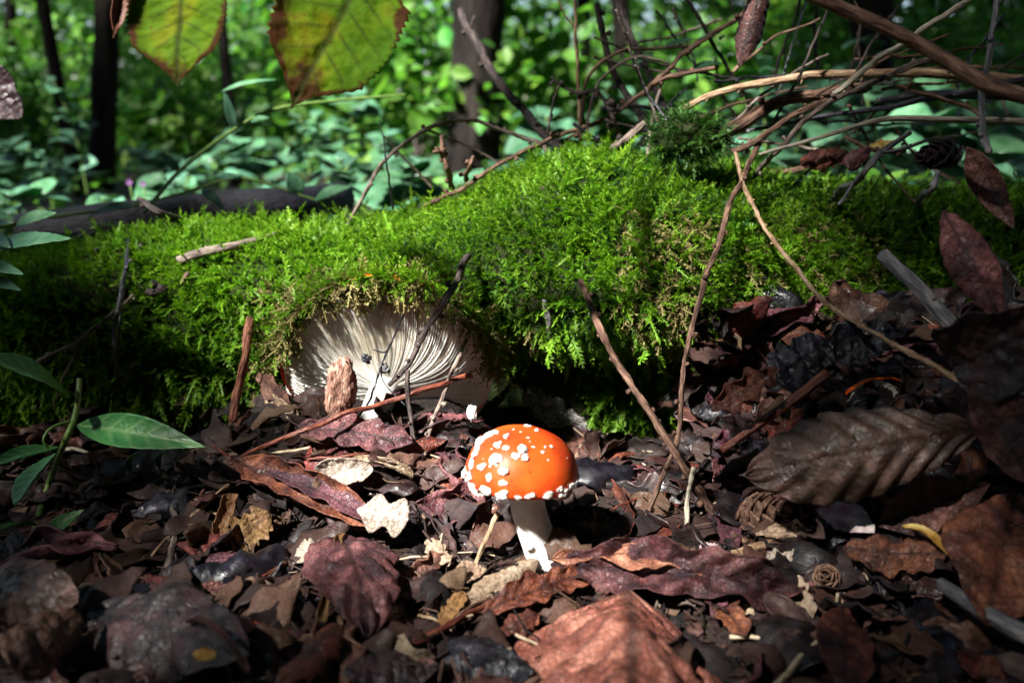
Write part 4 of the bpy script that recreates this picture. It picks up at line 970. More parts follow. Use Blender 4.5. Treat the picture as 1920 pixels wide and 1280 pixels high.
dleaf('pale cream leaf scrap with a worm hole near the pinkish stick', (1424, 1066, .012), (1512, 1048, .014), 74, 'leaf_pale', outline='torn', wrinkle=.04, curl=-.3, nrm=(-.1, -.75, .65), tear=.3)
dleaf('folded tan leaf below the pale cream scrap', (1470, 1070, .012), (1522, 1165, .012), 60, 'leaf_tan', fold=.3, wrinkle=.06, outline='torn', nrm=(-.2, -.7, .6))
dleaf('white wet leaf scrap under the folded tan leaf', (1486, 1130, .010), (1515, 1190, .012), 44, 'leaf_pale', wrinkle=.08, outline='torn')
dleaf('crumpled cinnamon leaf curling beside the tent shaped leaf', (1322, 1090, .016), (1398, 1190, .018), 80, 'leaf_russet', wrinkle=.14, curl=.8, outline='torn', pleat=.04)
dleaf('glossy blue black leaf wedged under the moss on the right', (1372, 625, .008), (1478, 568, .012), 95, 'leaf_black', wrinkle=.13, curl=-.6, pleat=.05, outline='torn', nrm=(-.2, -.9, .35))
dleaf('dark purple leaf standing beside the hanging twig', (1332, 775, .012), (1368, 660, .016), 85, 'leaf_dark', wrinkle=.09, curl=-.5, outline='broad', nrm=(-.3, -.9, .2))
dleaf('thin dark red leaf with a crimped curling margin', (1335, 770, .37), (1462, 690, .375), 70, 'leaf_russet', edgew=.13, curl=1.3, wrinkle=.1, outline='elliptic', nrm=(-.1, -.8, .5), nu=60)
dleaf('black glossy leaf heaped behind the red brown stalk', (1430, 720, .395), (1560, 640, .40), 120, 'leaf_black', wrinkle=.13, curl=-.5, pleat=.04, outline='torn', nrm=(-.1, -.85, .4))
dleaf('dark wet leaf in the hollow under the slate stick', (1540, 660, .40), (1680, 620, .40), 110, 'leaf_black', wrinkle=.12, curl=.5, outline='torn', nrm=(0, -.85, .5))
dleaf('bright ochre leaf scrap at the foot of the hanging twig', (1290, 870, .012), (1318, 800, .016), 52, 'leaf_ochre', wrinkle=.07, curl=.5, outline='ovate', nrm=(-.2, -.85, .4))
dleaf('pinkish rolled leaf lying between the ochre scrap and the ribbed leaf', (1322, 862, .016), (1405, 905, .018), 44, 'leaf_mauve', curl=-1.9, wrinkle=.05, outline='strip', pleat=.03, nrm=(0, -.6, .8))
dleaf('little ragged red leaf standing in the dark pile', (1480, 822, .37), (1500, 765, .375), 40, 'leaf_russet', outline='torn', wrinkle=.12, tear=.6, nrm=(-.1, -.95, .2))
dleaf('dark blue wet leaf under the ribbed leaf', (1345, 905, .010), (1420, 840, .37), 70, 'leaf_black', wrinkle=.08, curl=-.4, outline='elliptic')
dleaf('purple brown leaf under the flaking brown stick', (1330, 940, .006), (1385, 1030, .008), 60, 'leaf_mauve', pleat=.03, curl=-.6, outline='elliptic', nrm=(-.2, -.8, .5))
dleaf('large dark leaf with rolled rim in the lower left foreground', (165, 1145, .03), (470, 1225, .036), 205, 'leaf_dark', curl=-.5, arch=.35, wrinkle=.08, crump=.04, pleat=.03, outline='elliptic', nrm=(.05, -.6, .8), nu=60, nv=36)
dleaf('brown rolled leaf rim along the large dark leaf', (350, 1165, .046), (465, 1262, .044), 26, 'leaf_brown', curl=2.2, arch=.9, outline='strip', nrm=(.5, -.4, .7))
dleaf('ridged dusky leaf curling at the lower left edge', (-15, 1085, .05), (150, 1130, .052), 150, 'leaf_ribbed', pleat=.06, npl=7, curl=-.9, arch=.6, outline='broad', nrm=(.2, -.7, .6), wrinkle=.06)
dleaf('dusky drooping leaf under the ridged dusky leaf', (20, 1250, .05), (150, 1150, .05), 130, 'leaf_brown', curl=-.8, arch=.5, outline='broad', nrm=(.3, -.8, .4), wrinkle=.08)
dleaf('blue black leaf below the green sprig', (-20, 1050, .02), (95, 1010, .03), 95, 'leaf_black', curl=-.6, arch=.4, wrinkle=.1, outline='broad')
dleaf('black furrowed leaf standing beside the spidery roots', (160, 1050, .012), (178, 880, .02), 40, 'leaf_dark', curl=-1.6, outline='strip', wrinkle=.1, pleat=.03, nrm=(0, -.9, .4))
dleaf('dark leaf leaning on the log at the foot of the wet twig', (165, 770, .008), (295, 775, .012), 62, 'leaf_dark', curl=.8, fold=-.4, outline='torn', wrinkle=.07, nrm=(-.2, -.6, .7))
dleaf('small yellow leaf crumb on the large dark leaf', (362, 1222, .05), (402, 1232, .05), 34, 'amber', wrinkle=.16, curl=.8, outline='torn')
dleaf('small wine red leaf lying on the litter beside the lumpy twig', (360, 1055, .012), (455, 1045, .014), 42, 'leaf_mauve', curl=-.8, arch=.4, outline='elliptic', wrinkle=.06)
dleaf('dark red leaf below the small wine red leaf', (350, 1100, .012), (450, 1085, .014), 46, 'leaf_russet', curl=-.8, arch=.4, outline='elliptic', wrinkle=.07)
dleaf('silvery oval seed husk below the rolled russet leaf', (572, 1052, .012), (578, 1008, .012), 50, 'leaf_pale', curl=-.8, outline='broad', wrinkle=.04, tear=0, name='seed_husk', cat='husk')
dleaf('pale scrap with tiny holes beside the draped mauve leaf', (802, 1010, .012), (842, 1060, .010), 52, 'leaf_tan', outline='torn', wrinkle=.06, tear=.4, nrm=(.1, -.8, .5))
dleaf('speckled white leaf scrap under the draped mauve leaf', (712, 1165, .012), (752, 1140, .012), 40, 'leaf_pale', outline='torn', wrinkle=.12, tear=.4)
dleaf('yellow brown crumpled leaf in front of the matte tan leaf', (820, 1180, .012), (870, 1110, .016), 46, 'leaf_ochre', outline='torn', wrinkle=.14, curl=.8)
dleaf('cinnamon leaf ridge in the bottom foreground', (520, 1282, .03), (640, 1172, .03), 110, 'leaf_russet', curl=-1.2, wrinkle=.1, outline='torn', nrm=(-.2, -.7, .7))
dleaf('blackish leaf in front of the tent shaped leaf', (830, 1215, .012), (1000, 1265, .014), 110, 'leaf_black', curl=-.5, wrinkle=.1, outline='broad')
dleaf('dark mauve leaf lying flat in the bottom foreground', (640, 1262, .02), (820, 1255, .02), 90, 'leaf_dark', curl=-.4, wrinkle=.1, outline='elliptic')
dleaf('rust leaf fragment between the matte tan leaf and the tent shaped leaf', (940, 1185, .012), (1010, 1150, .014), 60, 'leaf_russet', curl=-.5, wrinkle=.1, outline='torn')
dleaf('red brown leaf heaped behind the flat pale stick', (1500, 305, .52), (1590, 285, .515), 60, 'leaf_russet', wrinkle=.14, curl=-.8, outline='torn', nrm=(0, -.9, .4))
dleaf('pinkish curled leaf beside the yellow leaf scrap on the log', (1585, 312, .495), (1632, 278, .49), 44, 'leaf_mauve', wrinkle=.08, curl=-1.2, outline='broad', nrm=(0, -.9, .4))
dleaf('yellow leaf scrap under the flat pale stick', (1630, 275, .50), (1680, 270, .495), 30, 'amber', wrinkle=.1, curl=-.6, outline='torn', nrm=(0, -.9, .4))
dleaf('rust brown rolled leaf dangling point down over the twig pile', (1430, -30, .52), (1385, 124, .515), 84, 'leaf_brown', crump=.03, curl=-1.25, fold=-.2, wrinkle=.05, pleat=.03, npl=9, outline='lance', nrm=(-.3, -.9, .1), tear=.1, stalk=40)
dleaf('dark leaf edge hanging at the left margin', (-70, 130, .33), (42, 222, .33), 120, 'leaf_dark', outline='ovate', crump=.02, curl=.4, nrm=(.2, -.9, .2), stalk=60)

# ------------------------------------------------------------------ bark chunk, bare wood, white crumb
def lump(name, label, px, py, d, wpx, hpx, m, cat, seed, rough=.35, f=2.2, tilt=0., dep=.6, box=.75):
    p = pt(px, py, d); s = size(1, p)
    V, Fc = blob(1, seed, 4, (1, 1, 1), rough, f)
    V = np.sign(V) * np.abs(V) ** box
    V = V * (1 + .24 * np.abs(NZ2(V * np.array([1.6, 1.6, .5]) + seed, 7, 3)) + .1 * NZ(V, 18, 2))[:, None]
    V = V * np.array([wpx * s / 2, wpx * s / 2 * dep, hpx * s / 2])
    c, q = math.cos(tilt), math.sin(tilt)
    V = V @ np.array([[c, 0, -q], [0, 1, 0], [q, 0, c]])
    mb = MB(); mb.add(V, Fc)
    return obj(name, mb.mesh(name), M[m], label=label, cat=cat, loc=p)
lump('bark_chunk', 'crumbly pinkish bark chunk standing before the gills', 638, 730, .412, 54, 104, 'bark_chunk', 'bark', 3, .3, 2.6, .1)
lump('fungus_crumb', 'small white mushroom crumb at the lower rim of the gills', 886, 774, .43, 18, 28, 'stem_white', 'mushroom', 9, .35)
lump('puffball', 'small pinkish nub at the end of the bark stick', 1332, 1034, .01, 42, 26, 'fungus', 'fungus', 12, .2)
dleaf('bare grey slab of peeling wood at the log foot above the orange cap', (985, 742, .006), (1105, 815, .008), 70, 'wood_bare', cat='wood', name='wood_slab', outline='torn', wrinkle=.06, nrm=(-.15, -.85, .5), thick=.004, tear=.3, pleat=.02, npl=12)
for k, (px, py, w) in enumerate([(290, 541, 26), (858, 612, 0), (688, 672, 15), (722, 692, 17)]):
    if w: lump('seed_capsule', ['dark purple capsule resting on the moss', '', 'dark shrivelled berry hanging before the gills', 'blue grey shrivelled flower head before the gills'][k], px, py, .016 if k == 0 else .43, w, w, ['twig_dark', '', 'twig_wet', 'twig_slate'][k], 'seed', 30 + k, .6, 3.5, box=1.)
stick('dry_weed', 'wiry dark dead weed dangling before the middle of the gills', [(755, 590, .43), (735, 640, .43), (712, 690, .428), (700, 735, .42), (668, 790, .008)], (4, 4), 'twig_wet', 'weed', br=[([(735, 640, .43), (722, 660, .43), (700, 655, .43)], (3, 3)), ([(712, 690, .428), (722, 720, .425), (760, 760, .42)], (3, 2))])

# ------------------------------------------------------------------ cones with overlapping scales
def cone(label, px, py, d, Lpx, Wpx, axis, m, seed):
    p = pt(px, py, d); s = size(1, p); Lc, Wc = Lpx * s, Wpx * s / 2
    ax = Vector(axis).normalized(); base = p - ax * Lc / 2
    o = empty('conifer_cone', base, label, 'cone')
    mb = MB(); tube(mb, [base, p, base + ax * Lc * .95], Wc * .7, Wc * .3, sides=10, prof=lambda t: np.sin(np.pi * (t * .8 + .15)), maxn=10)
    obj('core', mb.mesh('core', base), M['twig_dark'], o)
    me = leaf_mesh('scale', Wc * 1.0, Wc * 1.05, 'broad', 8, 8, arch=.35, curl=-.5, thick=Wc * .10, wrinkle=.03)
    Rf = frame(ax); n = 34
    for k in range(n):
        t = (k + .5) / n; a = k * 2.39996; rad = Wc * .5 * math.sin(math.pi * (t * .78 + .18))
        rd = Rf @ Vector((math.cos(a), math.sin(a), 0)); q = base + ax * Lc * t * .86 + rd * rad
        dr = (rd * (.55 - .4 * t) + ax * 1.0).normalized()
        nn = (rd * 1.0 - ax * .3)
        obj('scale', me, M[m], o, mw=place(q, q + dr, nn) @ Matrix.Scale(1.1 - .45 * t, 4))
cone('light brown cone lying open in the litter beside the bark stick', 1432, 962, .012, 120, 92, (.35, -.45, .35), 'cone_scale', 1)
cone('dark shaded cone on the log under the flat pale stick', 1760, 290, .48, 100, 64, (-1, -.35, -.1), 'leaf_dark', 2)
cone('small brown cone half buried below the fungus crusted leaf', 1550, 1085, .012, 70, 60, (-.3, -.5, .5), 'cone_scale', 3)

# ------------------------------------------------------------------ moss ball on the broken branch
pm = P(1283, 262, .545); V, Fc = blob(size(46, pm), 5, 3, (1.15, .8, .95), .5, 2.2)
mball = empty('mossy_knot', pm, 'round tuft of dark moss on the broken end of the stout branch', 'moss')
mb = MB(); mb.add(V, Fc); obj('knot', mb.mesh('knot'), M['log'], mball)
Fa = np.array(Fc); pp, nn = sample(V, Fa, 520, 6); nn = pp / np.linalg.norm(pp, axis=1)[:, None]
grow('moss', pp, nn * .5 + r.normal(size=(520, 3)) * .4 + np.array([0, -.2, .3]), r.uniform(.005, .013, 520), M['moss_dark'], MT, 16, parent=mball, kind='stuff')

# ------------------------------------------------------------------ green sprig at the left
sb = pt(66, 990, .004)
spr = empty('green_sprig', sb, 'green leafy sprig with glossy lance leaves lying at the left foot of the log', 'plant')
sp_pts = [(66, 990, .004), (92, 905, .02), (120, 832, .39), (140, 782, .395), (147, 740, .40), (149, 710, .405)]
mb = MB(); tube(mb, [pt(*q) for q in sp_pts], .0016, .0012, sides=8, rough=.05)
tube(mb, [pt(*q) for q in [(138, 788, .394), (100, 800, .385), (82, 822, .38), (90, 842, .38)]], .0007, .0006, sides=6, rough=.03)
obj('stem', mb.mesh('stem', sb), M['stem_green'], spr)
def sleaf(b, t, w, nrm=(0, -.6, .8), roll=0., m='leaf_green', **k):
    B, T = pt(*b), pt(*t); W = size(w, (B + T) / 2)
    k = {**dict(arch=.3, curl=.3, pleat=.02, npl=7, wrinkle=.02, outline='lance', fold=.12), **k}
    V, Q, at = leaf_arrays((T - B).length, W, nu=46, nv=18, seed=int(b[0]) + 300, thick=.0005, **k)
    obj('leaf', big_mesh('sprig_leaf', V, Q, True, **at), M[m], spr, mw=place(B, T, nrm, roll))
sleaf((142, 797, .394), (385, 838, .37), 72, nrm=(.1, -.75, .65))
sleaf((133, 747, .40), (-25, 672, .36), 88, nrm=(-.1, -.7, .7), outline='elliptic')
sleaf((112, 838, .388), (-30, 880, .35), 48, nrm=(0, -.5, .85))
sleaf((108, 848, .388), (28, 948, .36), 80, nrm=(-.3, -.75, .5), roll=15, outline='elliptic')
sleaf((75, 1012, .02), (158, 955, .37), 34, nrm=(.1, -.6, .7))
sleaf((68, 985, .01), (-20, 1000, .35), 40, nrm=(0, -.5, .8))
sleaf((178, 922, .012), (232, 908, .016), 20, nrm=(0, -.6, .8))
sleaf((245, 885, .01), (262, 850, .39), 16)
sleaf((300, 880, .01), (318, 845, .385), 16)
# teal leaves reaching in at the left edge
tb = P(-60, 560, .46)
tl = empty('broad_leaf_plant', tb, 'plant with large blue green leaves reaching over the left end of the log', 'plant')
mb = MB(); tube(mb, [tb, P(-55, 500, .47), P(-40, 440, .48), P(30, 420, .5)], .0016, .001, sides=7, rough=.04); tube(mb, [P(-55, 500, .47), P(-50, 480, .47), P(-30, 470, .47)], .001, .001, sides=6, rough=0)
obj('stem', mb.mesh('stem', tb), M['stem_green'], tl)
for b, t, w in [((-30, 470, .47), (135, 448, .45), 52), ((-55, 495, .47), (45, 515, .45), 36), ((-55, 520, .47), (40, 545, .45), 34), ((30, 420, .5), (108, 400, .50), 40), ((-40, 440, .48), (20, 465, .45), 40)]:
    B, T = pt(*b), pt(*t)
    V, Q, at = leaf_arrays((T - B).length, size(w, B), 'ovate', 26, 14, arch=.3, curl=.3, pleat=.03, npl=7, tooth=.15, nt=12, wrinkle=.02, seed=int(t[0]) + 300, thick=.0004)
    obj('leaf', big_mesh('broad_leaf', V, Q, True, **at), M['leaf_teal'], tl, mw=place(B, T, (.1, -.5, .85)))
# long green runner arching behind the log, second one along the crest
def runner(label, pts, w, leaves):
    Q = [pt(*p) for p in pts]; o = empty('green_runner', Q[0], label, 'plant')
    mb = MB(); tube(mb, Q, size(w, Q[0]) / 2, size(w * .6, Q[-1]) / 2, sides=7, rough=.04); obj('stem', mb.mesh('stem', Q[0]), M['stem_green'], o)
    for k, (b, t, wl) in enumerate(leaves):
        B, T = pt(*b), pt(*t)
        V, Qf, at = leaf_arrays((T - B).length, size(wl, B), 'ovate', 20, 12, arch=.4, curl=.3, pleat=.03, npl=6, tooth=.15, nt=10, wrinkle=.03, seed=k + 3, thick=.0005)
        obj('leaf', big_mesh('runner_leaf', V, Qf, True, **at), M['leaf_teal'], o, mw=place(B, T, (0, -.4, .9)))
runner('long green stem arching diagonally behind the left half of the log', [(270, 400, .70), (340, 318, .74), (440, 242, .78), (520, 204, .80), (640, 188, .82), (760, 178, .84)], 8,
       [((335, 322, .74), (300, 285, .74), 20), ((470, 228, .78), (505, 222, .78), 24), ((440, 245, .78), (420, 170, .78), 18), ((415, 172, .78), (520, 150, .78), 20)])
runner('low green runner trailing along the crest behind the dark log', [(90, 408, .72), (250, 385, .74), (350, 360, .76), (450, 335, .78), (560, 365, .80), (620, 385, .8)], 6,
       [((250, 385, .74), (170, 402, .72), 30), ((380, 355, .76), (420, 395, .74), 22), ((450, 337, .78), (400, 330, .78), 26), ((590, 375, .8), (660, 350, .8), 40), ((560, 365, .8), (540, 320, .8), 36)])
runner('bright green bramble shoot above the twig pile', [(1235, 330, .66), (1215, 160, .66), (1225, 100, .66), (1260, 88, .66), (1300, 80, .66)], 4,
       [((1225, 100, .66), (1192, 122, .65), 16), ((1240, 92, .66), (1305, 74, .65), 24), ((1300, 80, .66), (1352, 62, .65), 16), ((1290, 140, .66), (1352, 118, .65), 46), ((1350, 75, .66), (1358, 66, .65), 10)])
# dark bare log lying behind
mb = MB(); Q = [P(40, 440, .78), P(250, 412, .80), P(420, 396, .82), P(545, 386, .84), P(640, 372, .9)]
tube(mb, Q, .019, .017, sides=18, rough=.12, seed=8)
obj('bare_log', mb.mesh('bare_log', Q[0]), M['log_black'], label='dark bare wet log lying behind the left part of the mossy log', cat='log', loc=Q[0])
for k, (px, py) in enumerate([(268, 345), (243, 342)]):
    p = P(px, py, 1.0); o = empty('flower', p, 'tiny purple flower in the undergrowth behind the log', 'flower', 'purple flowers in the undergrowth')
    me = leaf_mesh('petal', .0042, .003, 'ovate', 5, 5, thick=.0003)
    for q in range(5): obj('petal', me, M['flower'], o, mw=place(p, p + Vector((math.cos(q * 1.257), -.3, math.sin(q * 1.257))), (0, -1, .2)))
    mb = MB(); tube(mb, [p, Vector((p.x, 1.02, gz(p.x, 1.02)))], .0008, .0008, sides=5, maxn=6); obj('stem', mb.mesh('stem', p), M['stem_green'], o)

# ------------------------------------------------------------------ hazel branch overhead: hanging leaves in view, the rest is added unseen to shade the scene
hb = Vector((-1.35, -1.0, 0.0))
hz = empty('hazel_bush', hb, 'hazel branch with two large yellowing serrated leaves hanging over the log', 'bush')
mb = MB()
crot = Vector((-1.2, -.85, .9)); tipA = P(333, -90, .36); tipB = P(700, -80, .36)
tube(mb, [hb, Vector((-1.3, -.95, .5)), crot], .03, .02, sides=10)
tube(mb, [crot, Vector((-.7, -.2, .85)), Vector((-.3, .3, .45)), tipA + Vector((-.02, .0, .03)), tipA.lerp(tipB, .5) + Vector((0, 0, .02)), tipB + Vector((.02, 0, .01)), P(1000, -140, .45), P(1430, -60, .52)], .012, .0012, sides=8)
tube(mb, [tipA + Vector((-.02, 0, .03)), P(150, -70, .34), P(-70, -60, .33), P(-110, 60, .33), P(-80, 120, .33)], .002, .0012, sides=6)
for t in (P(333, -45, .36), P(700, -38, .36), P(225, -30, .36)):
    tube(mb, [t + Vector((.0, .0, .016)), t + Vector((.002, 0, .008)), t], .001, .0009, sides=6, rough=.03)
def hleaf(b, t, w, m='hazel', nrm=(0, -1, .1), **k):
    B, T = P(*b), P(*t); k = {**dict(arch=.25, curl=.25, pleat=.008, npl=7, slant=1.6, crump=.03, tooth=.10, nt=22, wrinkle=.03, outline='hazel'), **k}
    V, Q, at = leaf_arrays((T - B).length, size(w, B), nu=90, nv=40, seed=int(b[0]) + 300 % 90, thick=.0003, **k)
    obj('leaf', big_mesh('hazel_leaf', V, Q, True, **at), M[m], hz, mw=place(B, T, nrm))
hleaf((345, -52, .36), (333, 163, .345), 196, nrm=(-.1, -1, .15))
hleaf((690, -60, .36), (545, 204, .35), 232, nrm=(.12, -1, .1), slant=1.3)
hleaf((232, -40, .37), (213, 72, .36), 34, m='hazel_rust', curl=1.2, nrm=(.6, -1, 0))
# shading foliage: unseen leaves added between sun and scene except where sunlight falls in the photograph
def glade_lit(C):
    g = C - np.array(TO_SUN) * ((C[:, 2:3] - .1) / TO_SUN.z)
    return (g[:, 1] > .82) & (np.abs(g[:, 0] + .05 * g[:, 1]) < .25 + .27 * g[:, 1])
e1 = TO_SUN.cross(Vector((0, 0, 1))).normalized(); e2 = TO_SUN.cross(e1)
LIT = [(570, 450, 180), (400, 440, 95), (870, 690, 110), (800, 720, 100), (720, 440, 150), (900, 400, 110), (1010, 330, 110), (1120, 320, 110), (640, 620, 120), (760, 640, 130), (940, 850, 150), (1020, 870, 150), (1010, 1010, 70), (600, 640, 130), (820, 640, 120), (700, 700, 120), (720, 950, 90), (600, 930, 90), (1180, 1180, 110),
       (1080, 1060, 80), (1300, 1060, 110), (680, 1090, 80), (1200, 700, 60), (1350, 480, 90), (1420, 340, 80), (480, 1000, 60), (1470, 1060, 50), (1450, 230, 80), (1560, 190, 70), (1100, 480, 90), (1330, 880, 60), (940, 1120, 70), (1040, 780, 50), (470, 640, 70)]
lp = []
for a, b, c in LIT:
    p = surf(a, b, 0); lp.append((p.dot(e1), p.dot(e2), size(c, p)))
for a, b, c in [(330, 50, 190), (620, 70, 220)]:
    p = P(a, b, .36); lp.append((p.dot(e1), p.dot(e2), size(c, p)))
lp = np.array(lp); ctr = Vector((0, .42, .05)); uc, vc = ctr.dot(e1), ctr.dot(e2); wc = ctr.dot(TO_SUN)
r = np.random.RandomState(6); n = 8500
u = uc + r.uniform(-.62, .62, n); v = vc + r.uniform(-.62, .50, n)
dd = np.sqrt((u[:, None] - lp[None, :, 0]) ** 2 + (v[:, None] - lp[None, :, 1]) ** 2) / (lp[None, :, 2] + .012)
ok = (dd.min(1) > 1.0) & (np.sin(u * 71 + 3 * np.sin(v * 37)) * np.sin(v * 83 + 2) > -.75)
u, v = u[ok], v[ok]; w = wc + r.uniform(1.25, 1.75, len(u))
Ch = u[:, None] * np.array(e1) + v[:, None] * np.array(e2) + w[:, None] * np.array(TO_SUN)
Ch = Ch[~glade_lit(Ch)]
leaf_cloud('foliage', Ch, r.uniform(.03, .05, len(Ch)), M['canopy_leaf'], 90, hz, up=.7, origin=hb, kind='stuff')
# unseen leaves added around the spot to darken it, open to sun and view
n = 9000; dv = r.normal(size=(n, 3)); dv /= np.linalg.norm(dv, axis=1)[:, None]
Cs = np.array(ctr) + dv * r.uniform(.85, 1.35, (n, 1))
su, sv = Cs @ np.array(e1), Cs @ np.array(e2)
dd = np.sqrt((su[:, None] - lp[None, :, 0]) ** 2 + (sv[:, None] - lp[None, :, 1]) ** 2) / (lp[None, :, 2] + .03)
qx, qy = proj(Cs); infront = (Cs - np.array(CAM)) @ np.array(FWD) > .02
seen = infront & (qx > -260) & (qx < 2180) & (qy > -260) & (qy < 1540)
ok = (Cs[:, 2] > .12) & (Cs[:, 1] < .95) & ~seen & ((dd.min(1) > 1) | ((Cs - np.array(ctr)) @ np.array(TO_SUN) < 0)) & (np.linalg.norm(Cs - np.array(CAM), axis=1) > .3) & ~glade_lit(Cs)
leaf_cloud('foliage', Cs[ok], r.uniform(.05, .08, ok.sum()), M['canopy_leaf'], 91, hz, up=.7, origin=hb, kind='stuff')
for k in range(14):
    q = Vector(Cs[ok][r.randint(ok.sum())])
    if q.x < .1: tube(mb, [crot, crot.lerp(q, .5) + Vector((0, -.1, .3)), q], .008, .002, sides=6, maxn=16)
for k in range(12):
    q = Vector(Ch[r.randint(len(Ch))]); tube(mb, [crot, crot.lerp(q, .5) + Vector((0, 0, .08)), q], .008, .002, sides=6, maxn=16)
obj('branch', mb.mesh('branch', hb), M['twig_dark'], hz)

# ------------------------------------------------------------------ leaf litter
kinds = ['leaf_russet', 'leaf_brown', 'leaf_dark', 'leaf_mauve', 'leaf_black', 'leaf_tan']
words = {'leaf_russet': 'crumpled russet leaf', 'leaf_brown': 'crumpled brown leaf', 'leaf_dark': 'small wet blackish brown leaf', 'leaf_mauve': 'curled purplish brown leaf', 'leaf_black': 'glossy blue black leaf', 'leaf_tan': 'small dry tan leaf'}
LM = {}
for q, kd in enumerate(kinds):
    for v_ in range(4):
        me = leaf_mesh('litter_leaf', .03, .03 * (.66 - .08 * v_), ['ovate', 'torn', 'elliptic', 'torn'][v_], 22, 15, arch=[.6, -.5, 1.0, .3][v_], curl=[1.0, -1.2, 1.9, .7][v_] * (1 if q % 2 else -1), pleat=.03, npl=5, wrinkle=.12, crump=.16, tear=.45, edgew=.06, seed=q * 5 + v_, thick=.0004)
        me.materials.append(M[kd]); LM[kd, v_] = me
r = np.random.RandomState(17); cnt = 0
while cnt < 190:
    px, py = r.uniform(-20, 1940), r.uniform(770, 1330)
    if r.rand() < .22: px, py = r.uniform(1290, 1920), r.uniform(600, 900)
    if px < 1280 and py < (785 if px < 380 else 840) and (px < 380 or 900 < px): continue
    if ((px - 1015) / 95) ** 2 + ((py - 1020) / 105) ** 2 < 1: continue
    if any(((px - q[0]) / q[2]) ** 2 + ((py - q[1]) / q[3]) ** 2 < 1 for q in ((1180, 1205, 215, 115), (690, 1095, 105, 95), (715, 965, 65, 50), (1250, 1070, 200, 50), (300, 1200, 130, 60))): continue
    p = surf(px, py, r.uniform(.0, .004))
    kd = kinds[r.choice(6, p=[.22, .24, .22, .13, .13, .06])]
    s = r.uniform(.028, .06) * (1.25 if kd in ('leaf_dark', 'leaf_black') else 1) * (.6 if kd == 'leaf_tan' else 1)
    a = r.uniform(0, 6.28); d = Vector((math.cos(a), math.sin(a), r.uniform(-.25, .35)))
    nn = Vector((r.normal() * .4, -.35 + r.normal() * .4, .9))
    p = p - d * s * .5
    obj('dead_leaf', LM[kd, r.randint(4)], None, label=words[kd] + ' among the mixed leaf litter', cat='leaf', group='litter leaves: ' + words[kd], mw=place(p, p + d, nn) @ Matrix.Scale(s / .03, 4)); cnt += 1
hr = np.random.RandomState(51)
for k in range(58):
    px, py = hr.uniform(1310, 1900), hr.uniform(570, 860)
    if py < 560 + max(0, 1420 - px) * .6 or (1530 < px < 1740 and 660 < py < 800): continue
    kd = ['leaf_dark', 'leaf_black', 'leaf_mauve', 'leaf_brown', 'leaf_russet'][hr.choice(5, p=[.32, .24, .14, .16, .14])]
    p = surf(px, py, hr.uniform(.003, .014)); s = hr.uniform(.034, .065); a = hr.uniform(0, 6.28)
    d = Vector((math.cos(a), .4 * math.sin(a), hr.uniform(-.6, .6))).normalized(); p = p - d * s * .5
    obj('dead_leaf', LM[kd, hr.randint(4)], None, label=words[kd] + ' heaped against the mossy log under the slate stick', cat='leaf', group='heaped leaves: ' + words[kd], mw=place(p, p + d, (hr.normal() * .4 - .2, -.8, .5 + hr.normal() * .3)) @ Matrix.Scale(s / .03, 4))
# loose twigs: in the pile on the log and strewn in the litter
def loose(label, group, pts, w, m, seed, kn): stick('twig', label, pts, w, m, knobs=kn, kr=1.1, group=group, seed=seed)
rt = np.random.RandomState(23)
for k in range(40):
    px, py = rt.uniform(1180, 1900), rt.uniform(60, 300); a = rt.choice([-.5, -.2, .15, 1.2, -1.2]) + rt.normal() * .25; l = rt.uniform(120, 330); Yd = rt.uniform(.54, .70)
    dx, dy = math.cos(a) * l / 2, math.sin(a) * l / 2
    loose('thin dark twig tangled in the pile behind the thicker sticks', 'thin twigs in the pile', [(px - dx, py - dy, Yd), (px + rt.uniform(-14, 14), py + rt.uniform(-14, 14), Yd + .01), (px + dx, py + dy, Yd + rt.uniform(-.03, .03))], (rt.uniform(4, 8), rt.uniform(3, 6)), ['twig_dark', 'twig_brown', 'twig_grey', 'twig_wet'][k % 4], k + 200, 4)
for k in range(46):
    px, py = rt.uniform(0, 1900), rt.uniform(830, 1270); a = rt.uniform(0, 3.14); l = rt.uniform(50, 150); dx, dy = math.cos(a) * l / 2, math.sin(a) * l * .35
    if 880 < px < 1090 and py < 1080: continue
    m_ = ['twig_brown', 'twig_dark', 'twig_tan', 'twig_grey', 'twig_red', 'straw'][k % 6]
    loose({'twig_brown': 'thin brown twig', 'twig_dark': 'thin blackish twig', 'twig_tan': 'thin tan stalk', 'twig_grey': 'thin grey twig', 'twig_red': 'thin red brown leaf stalk', 'straw': 'thin pale straw'}[m_] + ' strewn among the litter leaves', 'loose ' + {'twig_brown': 'brown twigs', 'twig_dark': 'black twigs', 'twig_tan': 'tan stalks', 'twig_grey': 'grey twigs', 'twig_red': 'red leaf stalks', 'straw': 'straws'}[m_] + ' in the litter',
          [(px - dx, py - dy, rt.uniform(.004, .012)), (px + rt.uniform(-8, 8), py + rt.uniform(-8, 8), rt.uniform(.008, .014)), (px + dx, py + dy, rt.uniform(.004, .012))], (rt.uniform(4, 8), rt.uniform(3, 6)), m_, k + 300, 2 if k % 6 < 4 else 0)
